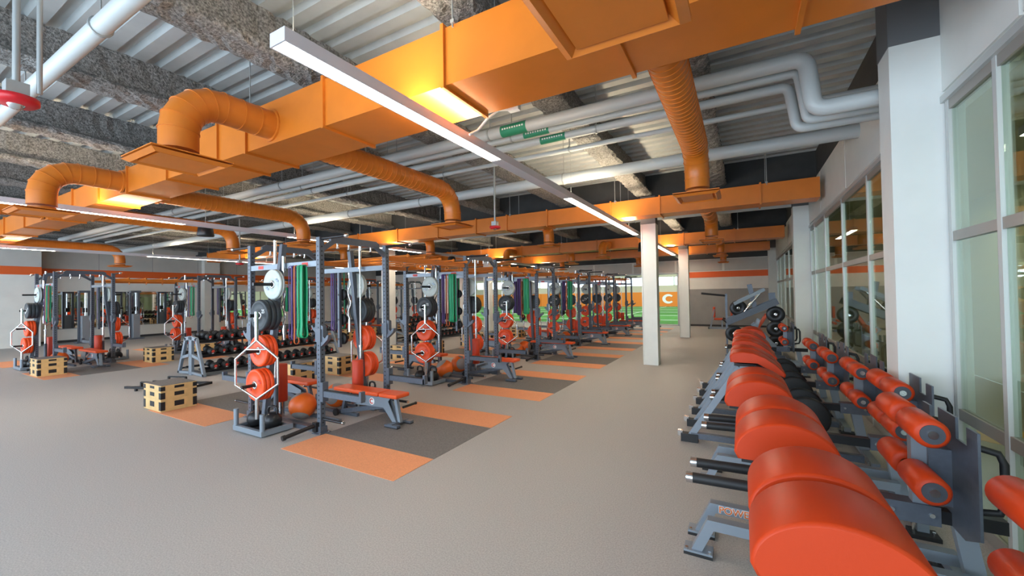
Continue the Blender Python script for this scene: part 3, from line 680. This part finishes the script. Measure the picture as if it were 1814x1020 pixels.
# plyo box
def plyo_proto(h, top):
    t = empty('plyo_box'); a, b = 0.335, 0.26
    MB().box(-a, a, -b, b, 0, h).build('plywood_box', WOOD, t)
    e = 0.003
    for sx in (-1, 1):
        for sy in (-1, 1):
            x0, x1 = sorted((sx * (a + e), sx * (a - 0.075))); y0, y1 = sorted((sy * (b + e), sy * (b - 0.06)))
            MB().box(x0, x1, y0, y1, h * 0.12, h * 0.86).build('corner_guard', BLK, t)
    MB().box(-0.085, 0.085, -b - 0.002, b + 0.002, h * 0.35, h * 0.8).box(-a - 0.002, a + 0.002, -0.07, 0.07, h * 0.35, h * 0.8).build('hand_slot', BLK, t)
    if top: MB().box(-a + 0.012, a - 0.012, -b + 0.012, b - 0.012, h, h + 0.006).build('grip_mat', DKRUB, t)
    return t
PLY = [plyo_proto(0.195, False), plyo_proto(0.145, False), plyo_proto(0.095, True)]
for r, cx, y0, row, k in racks:
    rn = rack_name(row, k); far = k >= 3
    for s in (1, -1):
        side = 'near' if s > 0 else 'far'
        rz = 0 if s > 0 else math.pi
        def W(p): return (cx + p[0], y0 + p[1], p[2]) if s > 0 else (cx - p[0], y0 + 1.22 - p[1], p[2])
        for z, proto, n, nm, pegname in PEGS:
            n = 2 if (far and n == 3) else n
            yp = -0.30 + 0.30 * z / 2.72 - 0.04; th = {PO: 0.057, PB: 0.072, PW: 0.037}[proto]
            for j in range(n):
                place(proto, W((0, yp - j * th, z)), rz, '%s, %s of its peg, %s peg, %s side, %s' % (nm, POSN[n][j], pegname, side, rn), 'weight plate', 'plates on the power racks')
        if k < 4:
            for z, hn in ((1.15, 'lower'), (1.5, 'middle'), (1.95, 'upper')) if s < 0 else ():
                place(SMALL, W((0.30, -0.045, z)), rz, 'small black change plate on %s inner peg, %s side, %s' % (hn, side, rn), 'weight plate', 'small plates on the power racks')
            bl = BANDS if s > 0 else BANDS_F
            for q, (bx, bp, cn) in enumerate(bl):
                place(bp, W((bx + (0.02 if k else 0), -0.055, 2.33 + 0.03)), rz + 1.35 + 0.12 * ((q * 7 + k * 3) % 5 - 2), '%s resistance band looped over the crossbeam, %s side, %s' % (cn, side, rn), 'band', 'resistance bands on the racks')
            place(CURL, W((0.10, -0.058, 1.28)), rz, 'wavy chrome curl bar hanging upright, %s side, %s' % (side, rn), 'curl bar', 'curl bars on the racks')
            place(HEX, W((0.13, -0.47, 0.08)), rz + 0.55, 'chrome hex bar hanging in front of plates, %s side, %s' % (side, rn), 'hex bar', 'hex bars on the racks')
        place(BAR, W((-0.34, 0.075, 0.65)), rz, 'chrome barbell stored upright behind plates, %s side, %s' % (side, rn), 'barbell', 'upright barbells on the racks')
        for q, kx in enumerate((-0.17, 0.165)):
            place(KB, W((kx, -0.32 + 0.05 * q, 0.05)), rz + 0.4 * q, 'black kettlebell, %s of two in tray, %s side, %s' % (('left', 'right')[q] if s > 0 else ('right', 'left')[q], side, rn), 'kettlebell', 'kettlebells in rack trays')
        place(BALL, W((0.05, 0.265, 0.02)), rz + 0.7 * k, 'orange and grey medicine ball on floor rails, %s side, %s' % (side, rn), 'medicine ball', 'medicine balls in the racks')
        # bench on this side (right for s>0)
        bx = 0.44 + 0.875 - 0.46
        place(BENCH, W((0.95, 0.74 if s > 0 else 0.48, 0.0)), rz, 'orange adjustable bench on %s platform of %s' % ('right' if s > 0 else 'left', rn), 'bench', 'adjustable benches at the racks')
# plyo box stacks: left of the right row, right of the left row
for row, sx, n in ((0, -8.92, 4), (1, -15.87, 4)):
    for k in range(n):
        for e, yy in ((0, 3.36), (1, 5.68)):
            z = 0.006
            for q in range(3):
                place(PLY[q], (sx, yy + 3.5 * k, z), 0, 'plywood jump box, %s of stack at %s edge of platform by %s' % (('bottom', 'middle', 'top')[q], ('near', 'far')[e], rack_name(row, k)), 'jump box', 'stacked plywood jump boxes')
                z += (0.195, 0.145, 0.101)[q] + 0.001
# orange monkey bars bridging the racks
for cx, row, n in ROWS:
    for k in range(n - 1):
        ya = 3.7 + 3.5 * k + 1.26; yb = 3.7 + 3.5 * (k + 1) - 0.04
        t = empty('monkey_bar_bridge', (cx, ya, 2.55))
        L = yb - ya
        for x in (-0.845, 0.845): MB().box(x - 0.03, x + 0.03, 0, L, -0.04, 0.04).build('side_rail', DUCT, t)
        for i in range(5):
            yy = 0.25 + i * (L - 0.5) / 4
            rg = MB().cyl((-1.1, yy, 0.05), (1.1, yy, 0.05), 0.02, 10).build('rung', DUCT, t)
            MB().sphere((-1.1, yy, 0.05), 0.034, 10, 6).sphere((1.1, yy, 0.05), 0.034, 10, 6).build('ball_end', DUCT, rg)
            MB().tube([(0.845 + 0.04 * math.cos(a), yy + 0.1, -0.09 + 0.04 * math.sin(a)) for a in [i2 * math.pi / 6 for i2 in range(12)]], 0.007, 6, closed=True).build('ring', DUCT, t)
        tag(t, 'orange monkey bar bridge between %s and %s racks, %s' % (ORD[k], ORD[k + 1], NOUN[row]), 'monkey bars', 'orange bridges between racks')

# ================================================================== dumbbell racks
def db_proto():
    t = empty('dumbbell')
    for a in (-1, 1): MB().lathe([(0.001, 0.055), (0.07, 0.055), (0.082, 0.07), (0.082, 0.165), (0.07, 0.18), (0.001, 0.18)], (0, 0, 0), (a, 0, 0), 16).build('head', BLK, t)
    MB().cyl((-0.06, 0, 0), (0.06, 0, 0), 0.017, 8).build('handle', CHROME, t)
    m = MB(); m.cyl((0.18, 0, 0.015), (0.1815, 0, 0.015), 0.034, 12); m.m = 1; m.box(0.18, 0.1815, -0.022, 0.022, -0.045, -0.03); m.build('round_print', [REDLOGO, PAINTW], t)
    return t
DB = db_proto()
def db_rack(y0, L, nm):
    t = empty('dumbbell_rack', (-12.2, y0, 0))
    for yy in (0.0, L - 0.06):
        for s in (-1, 1):
            m = MB(); A = lambda x, z: (s * x, z)
            def bar(p, q, w): m.beam((s * p[0], yy + 0.03, p[1]), (s * q[0], yy + 0.03, q[1]), 0.06, w, (1, 0, 0))
            bar((0.04, 0.0), (0.04, 0.96), 0.07); bar((0.66, 0.0), (0.26, 0.93), 0.08); bar((0.02, 0.94), (0.30, 0.90), 0.09); bar((0.05, 0.50), (0.46, 0.42), 0.07); bar((0.05, 0.06), (0.68, 0.03), 0.06)
            m.build('end_frame', FRAME2, t)
    for s in (-1, 1):
        for x, z in ((0.20, 0.86), (0.33, 0.50), (0.46, 0.14)):
            m = MB(); m.beam((s * (x - 0.16), L / 2, z + 0.03), (s * (x + 0.16), L / 2, z - 0.04), L - 0.1, 0.012)
            for q in (-0.1, 0.1): m.beam((s * (x + q), 0.06, z + 0.01 - q * 0.2), (s * (x + q), L - 0.06, z + 0.01 - q * 0.2), 0.03, 0.045)
            m.build('shelf', BLKM, t)
    tag(t, nm, 'dumbbell rack', 'A-frame dumbbell racks')
    return t
NDB = 14
for q, (ya, nm) in enumerate(((5.0, 'grey A-frame dumbbell rack with three tiers, nearest the camera'), (12.0, 'grey A-frame dumbbell rack standing behind the nearest dumbbell rack'))):
    db_rack(ya, 3.9, nm)
    for s in (1, -1):
        for ti, (x, z) in enumerate(((0.20, 0.86), (0.33, 0.50), (0.46, 0.14))):
            if (s < 0 and ti > 0) or (q == 1 and s < 0): continue
            for i in range(NDB):
                o = place(DB, (-12.2 + s * (x + 0.02), ya + 0.28 + i * 0.255, z + 0.115), 0 if s > 0 else math.pi, 'black dumbbell with red print, %s from near end, %s %s tier, %s dumbbell rack' % (ORD[i], ('top', 'middle', 'bottom')[ti], ('right', 'left')[s < 0], ('nearest', 'second')[q]), 'dumbbell', 'dumbbells on A-frame racks')
                o.rotation_euler = (0, math.radians(12), 0 if s > 0 else math.pi)
# black open trap bar lying on the floor
t = empty('open_trap_bar', (-10.75, 3.95, 0.0), 0.35)
MB().box(-0.75, 0.75, -0.22, -0.17, 0.05, 0.10).build('side_tube', BLKM, t); MB().box(-0.75, 0.75, 0.36, 0.41, 0.05, 0.10).build('side_tube', BLKM, t)
MB().box(0.70, 0.75, -0.17, 0.36, 0.05, 0.10).build('cross_tube', BLKM, t)
m = MB()
for yy in (-0.195, 0.385):
    m.box(-0.5, -0.46, yy - 0.02, yy + 0.02, 0, 0.05).box(0.5, 0.54, yy - 0.02, yy + 0.02, 0, 0.05)
m.build('foot', BLKM, t)
m = MB().cyl((-0.35, 0.385, 0.19), (0.1, 0.385, 0.19), 0.018, 8).box(-0.36, -0.33, 0.365, 0.405, 0.1, 0.2).box(0.08, 0.11, 0.365, 0.405, 0.1, 0.2); m.build('handle', BLKM, t)
m = MB().cyl((-0.35, -0.195, 0.19), (0.1, -0.195, 0.19), 0.018, 8).box(-0.36, -0.33, -0.215, -0.175, 0.1, 0.2).box(0.08, 0.11, -0.215, -0.175, 0.1, 0.2); m.build('handle', BLKM, t)
tag(t, 'black open trap bar lying on the floor behind the nearest box stack', 'trap bar')

# ================================================================== glute ham machines along the windows
def ghd(c, x0, zp, xr, zr, label, flat=False, xh=-0.34):
    t = empty('glute_ham_machine', (0, c, 0))
    # pads
    for s in (-1, 1):
        ya, yb = (-0.42, -0.03) if s < 0 else (0.03, 0.42)
        if not flat:
            P = [(x0 + 0.02, zp - 0.02)]
            for i in range(25):
                a = math.pi - math.pi * i / 24; P.append((x0 + 0.28 + 0.28 * math.cos(a), zp + 0.02 + 0.215 * math.sin(a)))
            P.append((x0 + 0.54, zp - 0.02))
        else:
            P = [(x0, zp + 0.18), (x0 - 0.005, zp + 0.25), (x0 + 0.03, zp + 0.29), (x0 + 0.12, zp + 0.31), (x0 + 0.24, zp + 0.30), (x0 + 0.36, zp + 0.25), (x0 + 0.47, zp + 0.17), (x0 + 0.56, zp + 0.07), (x0 + 0.55, zp + 0.03), (x0 + 0.30, zp + 0.17), (x0 + 0.28, zp + 0.18)]
        n = len(P); m = MB()
        b = 0.018; cxm = x0 + 0.28; czm = zp + (0.06 if not flat else 0.2)
        def shr(P, k): return [(cxm + (x - cxm) * (1 - k / 0.28), czm + (z - czm) * (1 - k / 0.16)) for x, z in P]
        rows = [(shr(P, 0.014), ya), (shr(P, 0.004), ya + 0.006), (P, ya + b), (P, yb - b), (shr(P, 0.004), yb - 0.006), (shr(P, 0.014), yb)]
        vs = [(x, y, z) for Q, y in rows for x, z in Q]
        m.add(vs, [(r * n + i, r * n + (i + 1) % n, (r + 1) * n + (i + 1) % n, (r + 1) * n + i) for r in range(5) for i in range(n)], True)
        m.add([(x, ya, z) for x, z in rows[0][0]], [tuple(range(n))]); m.add([(x, yb, z) for x, z in rows[-1][0]], [tuple(range(n))])
        m.build('hip_pad', VINYL, t)
        zc = zp + (0.18 if flat else 0)
        MB().box(x0 + 0.04, x0 + (0.27 if flat else 0.5), ya + 0.03, yb - 0.03, zc - 0.045, zc - 0.015).build('pad_board', BLKM, t)
    zc = zp + (0.18 if flat else 0)
    MB().box(x0 + 0.10, x0 + 0.34, -0.40, 0.40, zc - 0.10, zc - 0.045).build('pad_bracket', FRAME2 if flat else FRAME, t)
    MB().beam((x0 + 0.25, 0, 0.24), (x0 + 0.25, 0, zc - 0.10), 0.075, 0.075).build('mast', FRAME, t)
    # base legs
    if not flat:
        for s in (-1, 1):
            yy = s * 0.135
            lg = MB(); lg.prism([(-0.36, 0.035), (-0.29, 0.035), (-0.21, 0.20), (1.12, 0.20), (1.12, 0.27), (-0.25, 0.27)], yy - 0.037, yy + 0.037)
            leg = lg.build('base_leg', FRAME2, t)
            MB().box(-0.41, -0.22, yy - 0.06, yy + 0.06, 0.022, 0.036).build('foot_plate', FRAME2, leg)
            MB().box(-0.41, -0.22, yy - 0.06, yy + 0.06, 0.0, 0.022).build('foot_rubber', BLK, leg)
            bo = MB()
            for bx in (-0.39, -0.24): bo.cyl((bx, yy - 0.045, 0.036), (bx, yy - 0.045, 0.05), 0.011, 8)
            bo.build('bolt', CHROME, leg)
    else:
        for s in (-1, 1):
            yy = s * 0.33
            lg = MB().beam((x0 + 0.10, yy, zc - 0.07), (-0.60, yy, 0.08), 0.075, 0.06, (0, 1, 0)).build('slanted_strut', FRAME2, t)
            MB().box(-0.72, -0.52, yy - 0.05, yy + 0.05, 0.0, 0.10).build('foot_block', BLK, lg)
            MB().box(-0.76, -0.70, yy - 0.03, yy + 0.03, 0.06, 0.13).build('end_cap', CHROME, lg)
            MB().box(-0.6, 1.1, yy - 0.035, yy + 0.035, 0.05, 0.12).build('floor_beam', FRAME, t)
        MB().lathe([(0.03, -0.03), (0.2, -0.03), (0.225, -0.015), (0.225, 0.015), (0.2, 0.03), (0.03, 0.03)], (0.62, -0.25, 0.45), (0, 1, 0), 28).build('counterweight_disc', BLK, t)
        MB().lathe([(0.03, -0.03), (0.2, -0.03), (0.225, -0.015), (0.225, 0.015), (0.2, 0.03), (0.03, 0.03)], (0.62, 0.25, 0.45), (0, 1, 0), 28).build('counterweight_disc', BLK, t)
        MB().cyl((0.62, -0.3, 0.45), (0.62, 0.3, 0.45), 0.024, 10).build('disc_axle', CHROME, t)
    rr = MB().box(1.14, 1.21, -0.45, 0.48, 0.03, 0.09).build('rear_crossbar', FRAME2, t)
    for s in (-1, 1):
        MB().box(1.09, 1.26, s * 0.45 - 0.07, s * 0.45 + 0.07, 0.0, 0.03).build('foot_rubber', BLK, rr)
        MB().cyl((1.12, s * 0.45, 0.03), (1.12, s * 0.45, 0.105), 0.011, 8).cyl((1.235, s * 0.45, 0.03), (1.235, s * 0.45, 0.045), 0.011, 8).build('bolt', CHROME, rr)
    MB().beam((1.17, 0, 0.09), (1.10, 0, 0.52), 0.06, 0.09, (1, 0, 0)).build('rear_post', FRAME2, t)
    # rail, carriage
    MB().box(x0 + 0.20, 1.28, -0.035, 0.035, 0.50, 0.575).build('rail', BLKM, t)
    MB().box(xr - 0.14, xr + 0.12, -0.052, 0.052, 0.485, 0.60).build('carriage', FRAME, t)
    m = MB()
    for q in (-0.1, 0.08): m.cyl((xr + q, -0.052, 0.545), (xr + q, -0.06, 0.545), 0.013, 10)
    m.build('carriage_bolt', CHROME, t)
    MB().box(xr + 0.0, xr + 0.07, -0.035, 0.035, 0.60, zr + 0.02).build('roller_post', FRAME2, t)
    # handles
    for s in (-1, 1):
        yy = s * 0.15
        h = MB().cyl((x0 + 0.25, yy, 0.56), (xh, yy, 0.545), 0.036, 16).build('handle_grip', BLK, t)
        MB().cyl((xh, yy, 0.545), (xh - 0.045, yy, 0.544), 0.038, 16).build('chrome_cap', CHROME, h)
    # rollers
    for zz in (zr, zr - 0.31):
        MB().cyl((xr, -0.36, zz), (xr, 0.36, zz), 0.02, 10).build('roller_axle', CHROME, t)
        for s in (-1, 1):
            ya, yb = (-0.37, -0.06) if s < 0 else (0.06, 0.37)
            r_ = 0.078
            ro = MB().lathe([(0.03, ya), (r_ - 0.016, ya), (r_, ya + 0.016), (r_, yb - 0.016), (r_ - 0.016, yb), (0.03, yb)], (xr, 0, zz), (0, 1, 0), 24).build('foam_roller', VINYL, t)
            ye = ya if s < 0 else yb; dd = -0.006 if s < 0 else 0.006
            MB().cyl((xr, ye - dd, zz), (xr, ye + dd, zz), 0.052, 20).build('hub_disc', HUB, ro)
            MB().cyl((xr, ye, zz), (xr, ye + dd * 2.6, zz), 0.022, 12).build('hub_bolt', CHROME, ro)
    # foot plate
    xp = xr + 0.17
    fp = [(-0.37, 0.58), (-0.20, 0.50), (0.20, 0.50), (0.37, 0.58), (0.37, 1.14), (0.25, 1.14), (0.25, 1.04), (0.12, 1.04), (0.12, 1.16), (-0.12, 1.16), (-0.12, 1.04), (-0.25, 1.04), (-0.25, 1.14), (-0.37, 1.14)]
    MB().prism([(a, b) for a, b in fp], xp, xp + 0.012, 'yz').build('foot_plate', FRAME, t)
    MB().box(xr + 0.07, xp, -0.06, 0.06, 0.62, 0.95).build('plate_bracket', FRAME, t)
    for s in (-1, 1): MB().tube([(xp + 0.01, s * 0.28, 0.70), (xp + 0.10, s * 0.30, 0.72), (xp + 0.12, s * 0.30, 0.78), (xp + 0.12, s * 0.30, 0.98), (xp + 0.10, s * 0.30, 1.03), (xp + 0.01, s * 0.28, 1.05)], 0.018, 10).build('plate_handle', BLK, t)
    return tag(t, label, 'exercise machine', 'machines along the right windows')
g1 = ghd(2.21, 0.005, 0.85, 0.98, 1.02, 'glute ham machine with half-round orange pads, nearest the camera', xh=0.08)
g2 = ghd(3.41, -0.065, 0.85, 0.88, 1.11, 'glute ham machine with half-round orange pads, second from the camera')
g3 = ghd(4.74, -0.165, 0.85, 1.10, 1.07, 'glute ham machine with half-round orange pads, third from the camera')
for i, (c, xr, zr) in enumerate(((6.0, 1.10, 1.01), (7.3, 1.04, 0.98), (8.6, 1.0, 0.98))):
    ghd(c, -0.14, 0.87, xr, zr, 'hyperextension machine with flat-topped orange pads, %s of three by the windows' % ('nearest', 'middle', 'farthest')[i], True)
ghd(11.4, -0.1, 0.80, 0.82, 1.05, 'glute ham machine beside the plate-loaded press at the far windows')
# lettering on the second machine's far base leg
legs = [o for o in g2.children if o.name.startswith('base_leg')]
text_mesh('POWER', 0.07, PAINTW, legs[1], (-0.19, 0.135 - 0.0378, 0.212), (math.radians(90), 0, 0), 'lettering_outline', 0.0003, 0.004)
text_mesh('POWER', 0.07, mat('orange_print', (0.7, 0.16, 0.03), 0.5), legs[1], (-0.19, 0.135 - 0.0386, 0.212), (math.radians(90), 0, 0), 'lettering', 0.0003, 0.0012)

# ================================================================== plate-loaded press near the far windows
t = empty('plate_loaded_press', (0.35, 13.6, 0))
MB().box(-0.6, 0.75, -0.05, 0.05, 0, 0.10).build('base_beam', FRAME, t); MB().box(-0.6, -0.5, -0.5, 0.5, 0, 0.10).build('base_beam', FRAME, t); MB().box(0.65, 0.75, -0.6, 0.6, 0, 0.10).build('base_beam', FRAME, t)
MB().beam((0.5, 0, 0.1), (0.38, 0, 1.85), 0.09, 0.16, (1, 0, 0)).build('rear_mast', FRAME, t)
for s in (-1, 1):
    a = MB().beam((-0.75, s * 0.42, 1.02), (0.5, s * 0.30, 1.62), 0.08, 0.17).build('press_arm', FRAME, t)
    MB().cyl((-0.75, s * 0.42, 1.02), (-0.85, s * 0.30, 1.10), 0.022, 10).build('arm_grip', BLK, a)
    MB().beam((-0.55, s * 0.42, 1.55), (0.2, s * 0.3, 1.95), 0.05, 0.09).build('link_bar', FRAME2, t)
    MB().cyl((-0.4, s * 0.36, 1.2), (0.1, s * 0.30, 1.85), 0.022, 12).build('gas_strut', CHROME, t)
    MB().beam((-0.1, s * 0.45, 0.95), (0.42, s * 0.45, 0.35), 0.06, 0.12, (1, 0, 0)).build('diagonal_brace', FRAME2, t)
    MB().beam((-0.25, s * 0.3, 0.1), (0.05, s * 0.3, 1.1), 0.06, 0.07, (1, 0, 0)).build('front_post', FRAME2, t)
    for zz in (0.45, 0.85, 1.25): MB().cyl((0.45, s * 0.05, zz), (0.45, s * 0.4, zz), 0.024, 10).build('storage_peg', CHROME, t)
MB().beam((-0.02, 0, 1.35), (-0.16, 0, 2.1), 0.2, 0.12, (1, 0, 0)).build('top_beam', FRAME, t)
MB().beam((-0.15, 0, 0.55), (0.25, 0, 1.25), 0.28, 0.08, (1, 0, 0)).build('back_pad', VINYL2, t, bevel=0.02)
MB().box(-0.48, -0.12, -0.17, 0.17, 0.42, 0.50).build('seat_pad', VINYL2, t, bevel=0.02); MB().box(-0.33, -0.26, -0.04, 0.04, 0.1, 0.42).build('seat_post', FRAME, t)
MB().beam((-0.75, -0.2, 1.3), (-0.75, -0.2, 1.84), 0.06, 0.06).build('lat_post', FRAME, t); MB().cyl((-0.75, -0.2, 1.78), (-1.4, -0.3, 1.86), 0.03, 10).build('reach_handle', BLK, t); MB().beam((-0.75, -0.2, 0.1), (-0.75, -0.2, 1.3), 0.05, 0.05).build('lat_post', FRAME, t)
MB().box(-0.8, -0.5, -0.25, -0.15, 0, 0.08).build('base_beam', FRAME, t)
tag(t, 'grey plate-loaded press with angled arms beside the far windows', 'exercise machine')
IRON = empty('iron_plate')
MB().lathe([(0.026, 0), (0.06, 0.0), (0.065, -0.008), (0.15, -0.008), (0.16, 0.0), (0.215, 0.0), (0.225, 0.01), (0.225, 0.035), (0.215, 0.045), (0.026, 0.045), (0.026, 0)], (0, 0, 0), (0, -1, 0), 28).build('disc', BLKM, IRON)
MB().lathe([(0.026, 0.046), (0.04, 0.046), (0.045, 0.04)], (0, 0, 0), (0, -1, 0), 16).build('hub_ring', CHROME, IRON)
i = 0
for zz, hn in ((0.45, 'lowest'), (0.85, 'middle'), (1.25, 'top')):
    for j in range(2):
        place(IRON, (0.35 + 0.45, 13.6 - 0.14 - 0.05 * j, zz), 0, 'black iron plate, %s on %s peg of the plate-loaded press' % (('inner', 'outer')[j], hn), 'weight plate', 'iron plates on the press'); i += 1
for j, (px, py, pz) in enumerate(((-0.56, -0.55, 0.72), (-0.45, -0.10, 1.42))):
    place(IRON, (0.35 + px, 13.6 + py, pz), 0.1, 'black iron plate at %s on front arm of the plate-loaded press' % ('bottom', 'top')[j], 'weight plate', 'iron plates on the press')
# seated machines by the far wall
for i, (mx, my) in enumerate(((-1.0, 23.6), (-4.6, 23.9))):
    t = empty('leg_machine', (mx, my, 0), 0.3 * i)
    MB().box(-0.55, 0.6, -0.3, -0.24, 0, 0.06).box(-0.55, 0.6, 0.24, 0.3, 0, 0.06).box(-0.55, -0.48, -0.3, 0.3, 0, 0.06).box(0.53, 0.6, -0.3, 0.3, 0, 0.06).build('base_frame', FRAME2, t)
    MB().beam((-0.45, -0.27, 0.06), (-0.25, -0.27, 1.0), 0.05, 0.05).beam((-0.45, 0.27, 0.06), (-0.25, 0.27, 1.0), 0.05, 0.05).build('side_post', FRAME2, t)
    MB().box(-0.28, 0.42, -0.22, 0.22, 0.45, 0.54).build('seat_pad', VINYL2, t, bevel=0.02); MB().box(-0.32, -0.22, -0.2, 0.2, 0.58, 1.12).build('back_pad', VINYL2, t, bevel=0.02)
    MB().box(0.05, 0.12, -0.05, 0.05, 0.06, 0.45).build('seat_post', FRAME2, t)
    if i == 0: MB().box(0.48, 0.58, -0.2, 0.2, 0.62, 1.15).build('chest_pad', VINYL2, t, bevel=0.02)
    MB().cyl((0.5, -0.3, 0.38), (0.5, 0.3, 0.38), 0.06, 14).build('shin_roller', VINYL2, t); MB().beam((0.5, 0, 0.38), (0.5, 0, 0.65), 0.05, 0.05).build('lever', FRAME2, t)
    tag(t, ('grey seated machine with orange pads against the grey far wall', 'small low exercise machine standing at the turf opening')[i], 'exercise machine')

# ================================================================== left wall: mirrors and cable towers
for i in range(6):
    y0 = 5.9 + i * 1.55
    if 11.4 < y0 + 0.8 < 13.2 and i == 4: pass
    t = empty('wall_mirror', (XL + 0.02, y0, 0.64)); MB().box(0.0, 0.012, 0.0, 1.5, 0, 1.73).build('mirror_glass', MIRROR, t)
    MB().box(0, 0.02, 0, 1.5, -0.03, 0).build('bottom_channel', ALU, t)
    if y0 + 1.5 > 11.9 : t.location = (XL + 0.02, y0 + 1.6, 0.64)
    tag(t, 'frameless rectangular mirror on the left wall, %s from the camera' % ORD[i], 'mirror', 'mirrors on the left wall')
for i, yy in enumerate((6.7, 8.5, 10.4)):
    t = empty('cable_tower', (-26.4, yy, 0))
    MB().box(-0.22, 0.22, -0.3, 0.3, 0, 0.06).build('base', FRAME, t)
    MB().box(0.0, 0.2, -0.14, 0.14, 0.06, 1.25).build('weight_shroud', GREYMACH, t, bevel=0.02)
    MB().box(-0.12, -0.04, -0.2, -0.12, 0.06, 2.3).build('column_post', FRAME, t); MB().box(-0.12, -0.04, 0.12, 0.2, 0.06, 2.3).build('column_post', FRAME, t)
    MB().box(-0.12, 0.12, -0.2, 0.2, 2.3, 2.4).build('top_cap', FRAME, t)
    MB().cyl((0.05, 0.0, 1.25), (0.05, 0, 2.3), 0.012, 8).cyl((0.13, 0.0, 1.25), (0.13, 0, 2.3), 0.012, 8).build('guide_rod', CHROME, t)
    MB().box(-0.05, 0.1, -0.07, 0.07, 1.4, 1.6).build('pulley_carriage', BLKM, t)
    tag(t, 'grey cable tower with weight stack by the mirrors, %s from the camera' % ORD[i], 'cable machine', 'cable towers along the mirrors')
